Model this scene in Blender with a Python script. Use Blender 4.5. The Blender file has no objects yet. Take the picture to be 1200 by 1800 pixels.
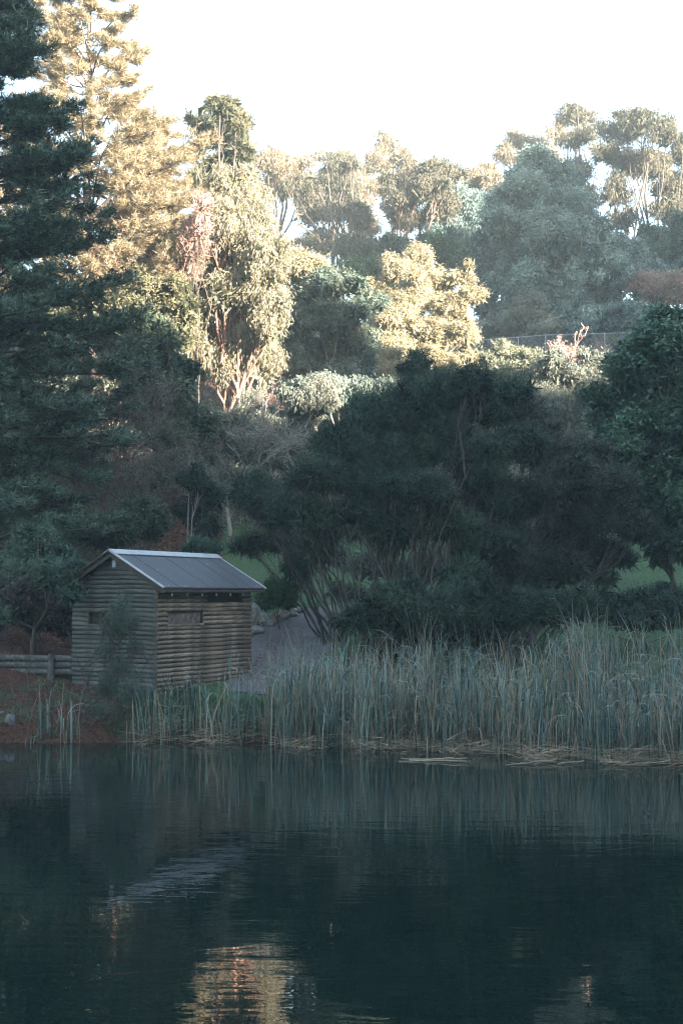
import bpy, math, random
import numpy as np
from mathutils import Vector, Matrix

rng = np.random.default_rng(7)
random.seed(7)
C = bpy.context.scene.collection
SC = bpy.context.scene

# ------------------------------------------------------------------ camera
F = 2500.0                       # focal length in photo pixels (photo 1200 x 1800)
EYE = 3.315
PITCH = math.atan(145 / F)
cam_d = bpy.data.cameras.new('camera')
cam = bpy.data.objects.new('camera', cam_d); C.objects.link(cam)
cam.location = (0, 0, EYE)
cam.rotation_euler = (math.pi / 2 + PITCH, 0, 0)
cam_d.sensor_fit = 'VERTICAL'; cam_d.sensor_height = 36.0
cam_d.lens = 36.0 * F / 1800
cam_d.clip_start = 0.1; cam_d.clip_end = 3000
SC.camera = cam

# ------------------------------------------------------------------ light
SUN_EL = math.radians(10.0)
SUN_AZ = math.radians(135.0)     # clockwise from +Y: behind the camera, to the right
sdir = Vector((math.sin(SUN_AZ) * math.cos(SUN_EL), math.cos(SUN_AZ) * math.cos(SUN_EL), math.sin(SUN_EL)))
w = bpy.data.worlds.new('World'); SC.world = w; w.use_nodes = True
nt = w.node_tree; nt.nodes.clear()
sky = nt.nodes.new('ShaderNodeTexSky'); sky.sky_type = 'NISHITA'; sky.sun_disc = False
sky.sun_elevation = SUN_EL; sky.sun_rotation = SUN_AZ
sky.air_density = 1.0; sky.dust_density = 0.7; sky.ozone_density = 1.0
bg = nt.nodes.new('ShaderNodeBackground'); bg.inputs['Strength'].default_value = 0.066
wo = nt.nodes.new('ShaderNodeOutputWorld')
nt.links.new(sky.outputs[0], bg.inputs[0]); nt.links.new(bg.outputs[0], wo.inputs[0])
sl = bpy.data.lights.new('sun', 'SUN'); sl.energy = 5.0; sl.angle = math.radians(0.6); sl.color = (1.0, 0.82, 0.66)
so = bpy.data.objects.new('sun', sl); C.objects.link(so)
so.rotation_euler = sdir.to_track_quat('Z', 'Y').to_euler()
so.location = (40, -40, 60)
SC.view_settings.view_transform = 'Standard'; SC.view_settings.look = 'None'
SC.view_settings.exposure = 3.85; SC.view_settings.gamma = 1.0
SC.view_settings.use_curve_mapping = False
cy = SC.cycles
cy.max_bounces = 6; cy.diffuse_bounces = 3; cy.glossy_bounces = 3; cy.transmission_bounces = 2
cy.transparent_max_bounces = 6; cy.volume_bounces = 1
cy.use_denoising = True
cy.pixel_filter_type = 'BLACKMAN_HARRIS'; cy.filter_width = 1.15
cy.sample_clamp_indirect = 6.0
cy.caustics_reflective = False; cy.caustics_refractive = False

HAZE = 0.0008
# ------------------------------------------------------------------ helpers
cp, sp = math.cos(PITCH), math.sin(PITCH)
def P(px, py, D):
    """World point seen at photo pixel (px, py), at depth y = D."""
    a = (px - 600) / F; b = (900 - py) / F
    dy = cp - b * sp; dz = sp + b * cp
    k = D / dy
    return np.array([a * k, D, EYE + dz * k])
def PX(n, D): return n * D / F

def tag(o, label=None, cat=None, group=None, kind=None):
    if label: o['label'] = label
    if cat: o['category'] = cat
    if group: o['group'] = group
    if kind: o['kind'] = kind
    return o
def empty(name, loc=(0, 0, 0), rz=0.0):
    o = bpy.data.objects.new(name, None); C.objects.link(o)
    o.location = loc; o.rotation_euler = (0, 0, rz); o.empty_display_size = 0.2
    return o
def link_mesh(name, me, mat=None, parent=None, loc=None):
    o = bpy.data.objects.new(name, me); C.objects.link(o)
    if mat is not None and not me.materials: me.materials.append(mat)
    if parent is not None:
        o.parent = parent
    if loc is not None: o.location = loc
    return o
def np_mesh(name, V, Fc, tint=None, smooth=False):
    """V (N,3); Fc (M,k) with constant k."""
    me = bpy.data.meshes.new(name)
    V = np.ascontiguousarray(V, dtype=np.float32); Fc = np.ascontiguousarray(Fc, dtype=np.int32)
    M, k = Fc.shape
    me.vertices.add(len(V)); me.vertices.foreach_set('co', V.ravel())
    me.loops.add(M * k); me.loops.foreach_set('vertex_index', Fc.ravel())
    me.polygons.add(M); me.polygons.foreach_set('loop_start', np.arange(0, M * k, k, dtype=np.int32))
    me.polygons.foreach_set('loop_total', np.full(M, k, dtype=np.int32))
    if smooth: me.polygons.foreach_set('use_smooth', np.ones(M, dtype=bool))
    if tint is not None:
        at = me.attributes.new('tint', 'FLOAT', 'POINT'); at.data.foreach_set('value', np.ascontiguousarray(tint, dtype=np.float32))
    me.update(calc_edges=True)
    return me
def unit(v): return v / (np.linalg.norm(v, axis=-1, keepdims=True) + 1e-9)
def rvec(n): return unit(rng.normal(size=(n, 3)))

def leaf_mesh(name, pos, dirs, L, W, tint, quad=True, nrm=None):
    n = len(pos)
    if nrm is not None: dirs = unit(dirs - nrm * (dirs * nrm).sum(1, keepdims=True) * 0.8)
    side = unit(np.cross(dirs, rvec(n) if nrm is None else nrm)) * (W[:, None] * 0.5)
    tip = pos + dirs * L[:, None]
    if quad:
        mid = pos + dirs * (L * 0.45)[:, None]
        V = np.stack([pos, mid + side, tip, mid - side], 1).reshape(-1, 3)
        Fc = np.arange(4 * n).reshape(n, 4); t = np.repeat(tint, 4)
    else:
        V = np.stack([pos - side, pos + side, tip], 1).reshape(-1, 3)
        Fc = np.arange(3 * n).reshape(n, 3); t = np.repeat(tint, 3)
    return np_mesh(name, V, Fc, t)

def tubes_mesh(name, PL, R, sides=4, smooth=True, caps=False):
    """PL (M,K,3) polylines, R (M,K) radii -> one mesh."""
    PL = np.asarray(PL, float); R = np.asarray(R, float)
    M, K, _ = PL.shape
    tan = unit(np.gradient(PL, axis=1))
    ref = np.where(np.abs(tan[:, :1, 2:3]) > 0.9, np.array([1.0, 0, 0]), np.array([0, 0, 1.0]))
    a = unit(np.cross(tan, np.broadcast_to(ref, tan.shape))); b = np.cross(tan, a)
    ang = np.linspace(0, 2 * math.pi, sides, endpoint=False)
    ring = a[:, :, None, :] * np.cos(ang)[None, None, :, None] + b[:, :, None, :] * np.sin(ang)[None, None, :, None]
    V = (PL[:, :, None, :] + ring * R[:, :, None, None]).reshape(-1, 3)
    idx = np.arange(M * K * sides).reshape(M, K, sides)
    nx = np.roll(idx, -1, axis=2)
    Fc = np.stack([idx[:, :-1], nx[:, :-1], nx[:, 1:], idx[:, 1:]], -1).reshape(-1, 4)
    return np_mesh(name, V, Fc, np.repeat(rng.random(M), K * sides), smooth)

def curve_pts(a, b, K=6, sag=0.0, wob=0.05, up=0.0):
    """Points from a to b, lifted/bent."""
    t = np.linspace(0, 1, K)[:, None]
    p = a + (b - a) * t
    L = np.linalg.norm(b - a)
    p[:, 2] += (np.sin(t[:, 0] * math.pi)) * sag * L
    if up:   # starts more outward, ends more upward
        h = (b - a).copy(); h[2] = 0
        p += h * (np.sin(t * math.pi) * up)
    n = rng.normal(size=(K, 3)) * wob * L / K; n[0] = 0; n[-1] = 0
    return p + n

# ------------------------------------------------------------------ materials
def new_mat(name):
    m = bpy.data.materials.new(name); m.use_nodes = True
    n = m.node_tree; n.nodes.clear()
    out = n.nodes.new('ShaderNodeOutputMaterial')
    return m, n, out
def N(n, t, **kw):
    x = n.nodes.new(t)
    for k, v in kw.items():
        if k in x.inputs.keys(): x.inputs[k].default_value = v
        else: setattr(x, k, v)
    return x
def c4(c): return (c[0], c[1], c[2], 1)

_leafm = {}
def leaf_mat(name, ca, cb, trans=0.3, rough=0.6, spec=0.25):
    if name in _leafm: return _leafm[name]
    m, n, out = new_mat(name)
    at = N(n, 'ShaderNodeAttribute'); at.attribute_name = 'tint'
    mx = N(n, 'ShaderNodeMix', data_type='RGBA'); mx.inputs[6].default_value = c4(ca); mx.inputs[7].default_value = c4(cb)
    n.links.new(at.outputs['Fac'], mx.inputs[0])
    b = N(n, 'ShaderNodeBsdfPrincipled'); b.inputs['Roughness'].default_value = rough
    b.inputs['Specular IOR Level'].default_value = spec
    tr = N(n, 'ShaderNodeBsdfTranslucent')
    ms = N(n, 'ShaderNodeMixShader'); ms.inputs[0].default_value = trans
    n.links.new(mx.outputs[2], b.inputs['Base Color']); n.links.new(mx.outputs[2], tr.inputs['Color'])
    n.links.new(b.outputs[0], ms.inputs[1]); n.links.new(tr.outputs[0], ms.inputs[2])
    n.links.new(ms.outputs[0], out.inputs[0])
    _leafm[name] = m
    return m
def noise_mat(name, ca, cb, scale=3.0, rough=0.85, stretch=(1, 1, 1), bump=0.0, bscale=12.0, detail=6, cc=None, objrand=0.0, spec=0.3, bdist=0.02):
    m, n, out = new_mat(name)
    tc = N(n, 'ShaderNodeTexCoord'); mp = N(n, 'ShaderNodeMapping'); mp.inputs['Scale'].default_value = stretch
    n.links.new(tc.outputs['Object'], mp.inputs[0])
    nz = N(n, 'ShaderNodeTexNoise'); nz.inputs['Scale'].default_value = scale; nz.inputs['Detail'].default_value = detail
    nz.inputs['Roughness'].default_value = 0.65
    n.links.new(mp.outputs[0], nz.inputs['Vector'])
    cr = N(n, 'ShaderNodeValToRGB'); e = cr.color_ramp.elements
    e[0].position = 0.32; e[0].color = c4(ca); e[1].position = 0.68; e[1].color = c4(cb)
    if cc is not None:
        x = cr.color_ramp.elements.new(0.5); x.color = c4(cc)
    n.links.new(nz.outputs['Fac'], cr.inputs[0])
    col = cr.outputs[0]
    if objrand:
        oi = N(n, 'ShaderNodeObjectInfo'); mr = N(n, 'ShaderNodeMapRange')
        mr.inputs['To Min'].default_value = 1 - objrand; mr.inputs['To Max'].default_value = 1 + objrand
        n.links.new(oi.outputs['Random'], mr.inputs['Value'])
        vm = N(n, 'ShaderNodeVectorMath', operation='SCALE')
        n.links.new(col, vm.inputs[0]); n.links.new(mr.outputs[0], vm.inputs['Scale'])
        col = vm.outputs[0]
    b = N(n, 'ShaderNodeBsdfPrincipled'); b.inputs['Roughness'].default_value = rough; b.inputs['Specular IOR Level'].default_value = spec
    n.links.new(col, b.inputs['Base Color'])
    if bump:
        nb = N(n, 'ShaderNodeTexNoise'); nb.inputs['Scale'].default_value = bscale; nb.inputs['Detail'].default_value = 5
        n.links.new(mp.outputs[0], nb.inputs['Vector'])
        bp = N(n, 'ShaderNodeBump'); bp.inputs['Strength'].default_value = bump; bp.inputs['Distance'].default_value = bdist
        n.links.new(nb.outputs['Fac'], bp.inputs['Height']); n.links.new(bp.outputs[0], b.inputs['Normal'])
    n.links.new(b.outputs[0], out.inputs[0])
    return m

M_bark = noise_mat('bark_dark', (0.035, 0.03, 0.026), (0.11, 0.095, 0.08), 6, stretch=(3, 3, 0.6), bump=0.5)
M_barkpale = noise_mat('bark_pale', (0.20, 0.17, 0.14), (0.42, 0.36, 0.30), 2.5, stretch=(2, 2, 0.4))
M_barkred = noise_mat('bark_red', (0.11, 0.06, 0.045), (0.34, 0.21, 0.16), 2.5, stretch=(2, 2, 0.4))
M_twig = noise_mat('twig_grey', (0.14, 0.125, 0.115), (0.34, 0.31, 0.28), 3)
M_twigpurple = noise_mat('twig_purple', (0.055, 0.045, 0.042), (0.15, 0.125, 0.115), 3)
M_stem = noise_mat('stem_brown', (0.022, 0.020, 0.018), (0.095, 0.084, 0.076), 5, stretch=(3, 3, 0.5))
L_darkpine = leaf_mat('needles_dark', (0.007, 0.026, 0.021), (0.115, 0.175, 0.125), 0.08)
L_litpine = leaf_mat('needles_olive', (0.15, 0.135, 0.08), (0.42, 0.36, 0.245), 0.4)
L_pine3 = leaf_mat('needles_grey', (0.07, 0.085, 0.055), (0.16, 0.15, 0.09), 0.25)
L_gum = leaf_mat('gum_leaves', (0.13, 0.135, 0.09), (0.40, 0.37, 0.265), 0.4, 0.6, 0.25)
L_pink = leaf_mat('pink_dry_leaves', (0.20, 0.14, 0.115), (0.40, 0.31, 0.26), 0.3)
L_acacia = leaf_mat('wattle_yellow', (0.22, 0.205, 0.125), (0.46, 0.415, 0.28), 0.4)
L_blue = leaf_mat('wattle_blue', (0.030, 0.070, 0.072), (0.24, 0.33, 0.295), 0.15)
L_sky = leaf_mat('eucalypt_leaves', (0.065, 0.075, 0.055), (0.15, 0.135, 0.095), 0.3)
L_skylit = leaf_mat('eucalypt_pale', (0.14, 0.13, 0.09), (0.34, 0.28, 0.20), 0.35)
L_tea = leaf_mat('tea_tree_leaves', (0.004, 0.014, 0.010), (0.062, 0.108, 0.074), 0.06)
L_teabrown = leaf_mat('tea_tree_brown', (0.006, 0.014, 0.011), (0.085, 0.100, 0.076), 0.06)
L_green = leaf_mat('leaves_deep_green', (0.007, 0.032, 0.020), (0.085, 0.180, 0.100), 0.12, 0.45, 0.5)
L_under = leaf_mat('leaves_mid_green', (0.030, 0.054, 0.038), (0.145, 0.18, 0.12), 0.25)
L_vivid = leaf_mat('leaves_vivid', (0.03, 0.08, 0.032), (0.08, 0.14, 0.055), 0.3)
L_dull = leaf_mat('leaves_dull_grey', (0.085, 0.105, 0.088), (0.25, 0.265, 0.215), 0.25)
L_dry = leaf_mat('leaves_dry', (0.12, 0.075, 0.055), (0.26, 0.17, 0.12), 0.25)
L_grass = leaf_mat('grass_blades', (0.05, 0.12, 0.05), (0.15, 0.26, 0.12), 0.3)
L_litter = leaf_mat('leaf_litter', (0.06, 0.03, 0.022), (0.19, 0.095, 0.062), 0.1)
L_reed = leaf_mat('reed_blades', (0.008, 0.036, 0.031), (0.22, 0.32, 0.285), 0.15, 0.30, 0.7)
L_reeddry = leaf_mat('reed_dry', (0.20, 0.15, 0.10), (0.46, 0.38, 0.27), 0.25, 0.5, 0.4)

# ------------------------------------------------------------------ terrain
YR = np.array([-200, -60, -12, -3, 3, 9, 28, 32.2, 34, 36.6, 37.3, 42, 46, 52, 58, 64, 80, 100, 130, 150, 220, 420.0])
TC = np.array([-0.25, -0.14, -0.03, 0.1, 0.25])
front = [14, 6, 2.2, 1.5, -0.6, -1.2]
ZT = np.array([
    front + [-.8, 0, .5, 1.2, 1.7, 2.6, 4.0, 6.2, 8.6, 11.0, 17, 23, 30, 31, 20, 8],
    front + [-.8, 0, .55, .95, .97, 1.1, 2.1, 4.3, 6.8, 9.3, 15, 21, 29, 30, 20, 8],
    front + [-.8, 0, .4, .75, .8, 1.45, 2.05, 2.9, 4.4, 7, 13.5, 20, 28.5, 29.5, 20, 8],
    front + [-.8, 0, .4, .8, .9, 1.3, 2.0, 3.0, 4.3, 7, 13.5, 18.5, 28, 29, 20, 8],
    front + [-.8, 0, .5, 1.0, 1.1, 1.9, 2.7, 3.6, 4.8, 6.5, 13, 18.5, 29, 30, 20, 8]])
SHX, SHY = math.sin(SUN_AZ), math.cos(SUN_AZ)     # horizontal direction to the sun
S0 = 62.0
PU = np.array([-90, 24, 27, 30, 33, 35, 46, 48.5, 51.5, 54, 57, 66, 70, 75, 85, 130, 260.0])
PH = np.array([34, 34, 31, 26, 21, 19.2, 19.2, 28, 29, 25, 22, 23, 34, 46, 49, 51, 46.0])  # crest heights shaped so sun and shade fall where wanted on the slope
def crest(u): return np.interp(u, PU, PH) + S0 * math.tan(SUN_EL)
def wob(x, y):
    return (np.sin(x * 1.3 + 0.7 * y) * 0.05 + np.sin(x * 0.47 - y * 0.63 + 1.3) * 0.10 + np.sin(x * 3.1 + 2) * np.cos(y * 2.7) * 0.025)
def ground_z(x, y):
    x = np.asarray(x, float); y = np.asarray(y, float)
    t = np.clip(x / np.maximum(y, 28.0), TC[0], TC[-1])
    rows = np.stack([np.interp(y, YR, ZT[i]) for i in range(5)], 0)
    k = np.clip(np.searchsorted(TC, t) - 1, 0, 3)
    f = (t - TC[k]) / (TC[k + 1] - TC[k])
    f = f * f * (3 - 2 * f)
    za = np.take_along_axis(rows, k[None], 0)[0]; zb = np.take_along_axis(rows, (k + 1)[None], 0)[0]
    z = za * (1 - f) + zb * f
    amp = np.clip((y - 31) / 12, 0.25, 1) + np.clip((y - 60) / 40, 0, 3)
    z = z + wob(x, y) * amp * np.where(np.abs(y - 38) < 4, 0.5, 1)
    # unseen sunward hill right of and behind the camera, shaped to block the sun
    u = x * (-SHY) + y * SHX
    s = x * SHX + y * SHY
    hc = crest(u) - 14
    q = np.clip((s - 6) / (S0 - 6), 0, 1) ** 1.1
    fall = np.clip((s - S0) / 160, 0, 1)
    hz = q * np.maximum(hc, 8) * (1 - 0.6 * fall)
    gate = np.clip((x - 0.30 * np.maximum(y, 0) - 16) / 18, 0, 1)
    return z + np.maximum(hz - np.maximum(z, 0), 0) * gate
def gz(x, y): return float(ground_z(np.array([x]), np.array([y]))[0])

gx = np.unique(np.concatenate([np.linspace(-230, -60, 14), np.linspace(-60, -16, 30), np.linspace(-16, 20, 100), np.linspace(20, 130, 45), np.linspace(130, 175, 6)]))
gy = np.unique(np.concatenate([np.linspace(-95, -60, 5), np.linspace(-60, 28, 45), np.linspace(28, 66, 115), np.linspace(66, 160, 50), np.linspace(160, 265, 12)]))
GX, GY = np.meshgrid(gx, gy)
GZ = ground_z(GX.ravel(), GY.ravel())
nX, nY = len(gx), len(gy)
ii = np.arange(nX * nY).reshape(nY, nX)
fc = np.stack([ii[:-1, :-1], ii[:-1, 1:], ii[1:, 1:], ii[1:, :-1]], -1).reshape(-1, 4)
# soil / leaf-litter ground: reddish litter on the left bank, grass elsewhere (attribute = share of grass)
def grass_share(x, y):
    t = x / np.maximum(y, 20)
    g = np.clip((t + 0.152) / 0.012, 0, 1) * np.clip((63 - y) / 3, 0, 1)
    g = g * (1 - 0.85 * np.exp(-((y - 32.3) / 0.9) ** 2))
    g = np.where((y > 44) & (t < -0.085), 0.0, g)
    return g
gme = np_mesh('ground', np.stack([GX.ravel(), GY.ravel(), GZ], 1), fc, grass_share(GX.ravel(), GY.ravel()), True)
m, n, out = new_mat('ground_soil')
tc = N(n, 'ShaderNodeTexCoord')
def nz_(sc, det=6, r=0.6):
    a = N(n, 'ShaderNodeTexNoise'); a.inputs['Scale'].default_value = sc; a.inputs['Detail'].default_value = det; a.inputs['Roughness'].default_value = r
    n.links.new(tc.outputs['Object'], a.inputs['Vector']); return a
n1 = nz_(1.1); n2 = nz_(9.0); n3 = nz_(2.2)
r1 = N(n, 'ShaderNodeValToRGB'); e = r1.color_ramp.elements
e[0].position = 0.3; e[0].color = (0.022, 0.015, 0.012, 1); e[1].position = 0.72; e[1].color = (0.11, 0.055, 0.038, 1)
n.links.new(n2.outputs[0], r1.inputs[0])
r2 = N(n, 'ShaderNodeValToRGB'); e = r2.color_ramp.elements
e[0].position = 0.3; e[0].color = (0.035, 0.062, 0.030, 1); e[1].position = 0.72; e[1].color = (0.085, 0.135, 0.070, 1)
n.links.new(n2.outputs[0], r2.inputs[0])
at = N(n, 'ShaderNodeAttribute'); at.attribute_name = 'tint'
ad = N(n, 'ShaderNodeMath', operation='ADD'); n.links.new(at.outputs['Fac'], ad.inputs[0])
su = N(n, 'ShaderNodeMath', operation='MULTIPLY_ADD'); su.inputs[1].default_value = 0.9; su.inputs[2].default_value = -0.45
n.links.new(n3.outputs[0], su.inputs[0]); n.links.new(su.outputs[0], ad.inputs[1])
cl = N(n, 'ShaderNodeMapRange'); cl.inputs['From Min'].default_value = 0.35; cl.inputs['From Max'].default_value = 0.65
n.links.new(ad.outputs[0], cl.inputs['Value'])
mx = N(n, 'ShaderNodeMix', data_type='RGBA'); n.links.new(cl.outputs[0], mx.inputs[0]); n.links.new(r1.outputs[0], mx.inputs[6]); n.links.new(r2.outputs[0], mx.inputs[7])
b = N(n, 'ShaderNodeBsdfPrincipled'); b.inputs['Roughness'].default_value = 0.95; b.inputs['Specular IOR Level'].default_value = 0.1
n.links.new(mx.outputs[2], b.inputs['Base Color'])
bp = N(n, 'ShaderNodeBump'); bp.inputs['Strength'].default_value = 0.8; bp.inputs['Distance'].default_value = 0.06
n.links.new(n2.outputs[0], bp.inputs['Height']); n.links.new(bp.outputs[0], b.inputs['Normal']); n.links.new(b.outputs[0], out.inputs[0])
tag(link_mesh('ground', gme, m), kind='structure')

# water
m, n, out = new_mat('lake_water')
tc = N(n, 'ShaderNodeTexCoord')
def wnz(sx, sy, det, r=0.55, rot=0.0):
    mp = N(n, 'ShaderNodeMapping'); mp.inputs['Scale'].default_value = (sx, sy, 1); mp.inputs['Rotation'].default_value = (0, 0, rot)
    n.links.new(tc.outputs['Object'], mp.inputs[0])
    a = N(n, 'ShaderNodeTexNoise'); a.inputs['Scale'].default_value = 1.0; a.inputs['Detail'].default_value = det; a.inputs['Roughness'].default_value = r
    a.inputs['Distortion'].default_value = 0.4
    n.links.new(mp.outputs[0], a.inputs['Vector']); return a
wa = wnz(0.9, 2.6, 2, 0.5, 0.12); wb = wnz(3.2, 8.0, 2, 0.5, -0.15); wc = wnz(0.10, 0.16, 2)
mr = N(n, 'ShaderNodeMapRange'); mr.inputs['From Min'].default_value = 0.38; mr.inputs['From Max'].default_value = 0.62
mr.inputs['To Min'].default_value = 0.35; mr.inputs['To Max'].default_value = 1.0
n.links.new(wc.outputs[0], mr.inputs['Value'])
m1 = N(n, 'ShaderNodeMath', operation='MULTIPLY'); m1.inputs[1].default_value = 0.22; n.links.new(wb.outputs[0], m1.inputs[0])
a1 = N(n, 'ShaderNodeMath', operation='ADD'); n.links.new(wa.outputs[0], a1.inputs[0]); n.links.new(m1.outputs[0], a1.inputs[1])
m2 = N(n, 'ShaderNodeMath', operation='MULTIPLY'); n.links.new(a1.outputs[0], m2.inputs[0]); n.links.new(mr.outputs[0], m2.inputs[1])
bp = N(n, 'ShaderNodeBump'); bp.inputs['Strength'].default_value = 1.0; bp.inputs['Distance'].default_value = 0.006
n.links.new(m2.outputs[0], bp.inputs['Height'])
b = N(n, 'ShaderNodeBsdfPrincipled'); b.inputs['Base Color'].default_value = (0.004, 0.013, 0.011, 1)
b.inputs['Roughness'].default_value = 0.0; b.inputs['IOR'].default_value = 1.333
n.links.new(bp.outputs[0], b.inputs['Normal']); n.links.new(b.outputs[0], out.inputs[0])
wx = np.linspace(-160, 120, 57); wy = np.linspace(-8, 33.6, 21)
WX, WY = np.meshgrid(wx, wy); ii = np.arange(WX.size).reshape(WX.shape)
wf = np.stack([ii[:-1, :-1], ii[:-1, 1:], ii[1:, 1:], ii[1:, :-1]], -1).reshape(-1, 4)
tag(link_mesh('lake_water', np_mesh('lake_water', np.stack([WX.ravel(), WY.ravel(), 0 * WX.ravel()], 1), wf, None, True), m), kind='structure')

# gravel path: a strip draped on the ground, rising behind the hut
path_c = [(-2.3, 36.4, 0.5), (-2.2, 37.6, 0.95), (-1.95, 39, 1.05), (-1.75, 42, 1.15), (-1.55, 45.5, 1.3), (-1.0, 49, 1.4), (0.2, 51.6, 1.2), (2.2, 53.0, 0.9), (5, 53.8, 0.9)]
pc = np.array(path_c)
tt = np.linspace(0, len(pc) - 1, 90); pcx = np.stack([np.interp(tt, range(len(pc)), pc[:, k]) for k in range(3)], 1)
tan = unit(np.gradient(pcx[:, :2], axis=0)); nrm = np.stack([tan[:, 1], -tan[:, 0]], 1)
J = 13; sx = np.linspace(-1, 1, J)
edge = 1 + 0.10 * np.sin(tt * 9.1) + 0.06 * np.sin(tt * 23)
pv = pcx[:, None, :2] + nrm[:, None, :] * (sx[None, :, None] * (pcx[:, 2] * edge)[:, None, None])
pz = ground_z(pv[..., 0].ravel(), pv[..., 1].ravel()).reshape(pv.shape[:2]) + 0.05 - 0.05 * (np.abs(sx) ** 6)[None, :]
ii = np.arange(90 * J).reshape(90, J)
pf = np.stack([ii[:-1, :-1], ii[:-1, 1:], ii[1:, 1:], ii[1:, :-1]], -1).reshape(-1, 4)
M_gravel = noise_mat('gravel', (0.06, 0.055, 0.058), (0.24, 0.215, 0.21), 22, rough=0.95, bump=1.0, bscale=30, detail=4, cc=(0.13, 0.12, 0.125))
tag(link_mesh('gravel_path', np_mesh('gravel_path', np.concatenate([pv, pz[..., None]], -1).reshape(-1, 3), pf, None, True), M_gravel), kind='structure')

# ------------------------------------------------------------------ vegetation generators
def sub_clumps(lobes, k, ratio=0.4, zmin=-0.75, spread=(0.5, 0.95)):
    cs, rs, ls = [], [], []; big = max(float(np.prod(R) ** (1 / 3)) for c, R in lobes)
    for (c, R) in lobes:
        vol = float(np.prod(R) ** (1 / 3))
        kk = max(4, int(k * min(1.0, (vol / big) ** 1.5 + 0.1)))
        d = rvec(kk * 3); d = d[d[:, 2] > zmin][:kk]
        f = rng.uniform(spread[0], spread[1], len(d))[:, None]
        cs.append(c + d * R * f)
        r = vol * ratio * rng.uniform(0.6, 1.3, len(d))
        rs.append(r); ls.append(np.full(len(d), rng.random()))
    return np.concatenate(cs), np.concatenate(rs), np.concatenate(ls)

def foliage(name, lobes, n, style, L, W, k=16, ratio=0.4, flat=0.75, spray=9, quad=False, shell=0.45, upb=0.3, zmin=-0.4, spread=(0.5, 0.95), core=1.0):
    n = int(n * 0.66); L = L * 1.10; W = W * 1.25
    cs, rs, lt = sub_clumps(lobes, k, ratio, zmin, spread)
    w_ = rs ** 2; w_ /= w_.sum()
    ns = max(1, n // spray)
    ci = rng.choice(len(cs), ns, p=w_)
    d = rvec(ns); d[:, 2] += upb; d = unit(d)
    rad = rng.random(ns) ** shell * rng.choice([1.0, 1.0, 1.15, 1.35], ns)
    off = d * (rs[ci] * rad)[:, None]; off[:, 2] *= flat
    sc = cs[ci] + off
    ctint = (0.55 * rng.random(len(cs)) + 0.45 * lt)[ci]
    sc = np.repeat(sc, spray, 0); out = np.repeat(d, spray, 0); ct = np.repeat(ctint, spray)
    n = len(sc)
    jit = rng.normal(size=(n, 3)) * L * (0.9 if style != 'needle' else 0.25)
    pos = sc + jit
    if style == 'droop':
        dirs = unit(out * 0.25 + rng.normal(size=(n, 3)) * 0.35 + np.array([0, 0, -1.0]))
    elif style == 'up':
        dirs = unit(out * 0.9 + rng.normal(size=(n, 3)) * 0.45 + np.array([0, 0, 0.55]))
    elif style == 'needle':
        dirs = unit(out * 0.6 + rng.normal(size=(n, 3)) * 0.75 + np.array([0, 0, 0.25]))
    elif style == 'flatleaf':
        dirs = unit(out * 0.8 + rng.normal(size=(n, 3)) * np.array([0.6, 0.6, 0.25]) + np.array([0, 0, -0.15]))
    else:
        dirs = unit(out * 0.7 + rng.normal(size=(n, 3)) * 0.7)
    Ls = L * rng.uniform(0.6, 1.35, n); Ws = W * rng.uniform(0.7, 1.3, n)
    tint = np.clip(0.65 * ct + 0.35 * rng.random(n), 0, 1) ** 1.25
    nrm = unit(out + np.array([0, 0, 0.25]) + rng.normal(size=(n, 3)) * (0.32 if style != 'droop' else 0.75))
    if core > 0:      # inner leaf masses, fewer and larger, tinted dark to paint interior shade
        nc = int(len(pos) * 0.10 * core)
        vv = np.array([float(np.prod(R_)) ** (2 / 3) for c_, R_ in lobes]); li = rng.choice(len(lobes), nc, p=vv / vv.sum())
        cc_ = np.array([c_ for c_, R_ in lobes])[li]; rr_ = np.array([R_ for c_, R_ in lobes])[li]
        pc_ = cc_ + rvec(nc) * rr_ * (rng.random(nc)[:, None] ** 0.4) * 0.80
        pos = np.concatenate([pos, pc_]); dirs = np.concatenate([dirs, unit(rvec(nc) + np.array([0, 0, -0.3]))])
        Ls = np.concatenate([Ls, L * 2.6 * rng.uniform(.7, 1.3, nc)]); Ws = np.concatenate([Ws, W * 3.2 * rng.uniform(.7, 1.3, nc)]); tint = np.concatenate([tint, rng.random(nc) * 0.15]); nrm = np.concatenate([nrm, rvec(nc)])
    return leaf_mesh(name, pos, dirs, Ls, Ws, tint, quad, nrm), cs, rs

def wlobes(D, spec, sat=2):
    """spec rows (px, py, rx_px, ry_px[, dD]) -> ellipsoids"""
    out = []
    for s in spec:
        d = D + (s[4] if len(s) > 4 else rng.uniform(-0.03, 0.03) * D)
        c = P(s[0], s[1], d)
        rx, rz = PX(s[2], d), PX(s[3], d)
        out.append((c, np.array([rx, min(rx, rz * 1.6) * 0.85, rz]) * 0.93))
        for q_ in range(sat):       # smaller boughs that break the outline
            a_ = rng.uniform(-0.5, math.pi + 0.5); k_ = rng.uniform(0.28, 0.5)
            o_ = np.array([math.cos(a_) * rx, rng.uniform(-0.8, 0.4) * rx, math.sin(a_) * rz]) * rng.uniform(0.75, 1.0)
            out.append((c + o_, np.array([rx, rx * 0.85, rz]) * k_))
    return out

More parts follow.
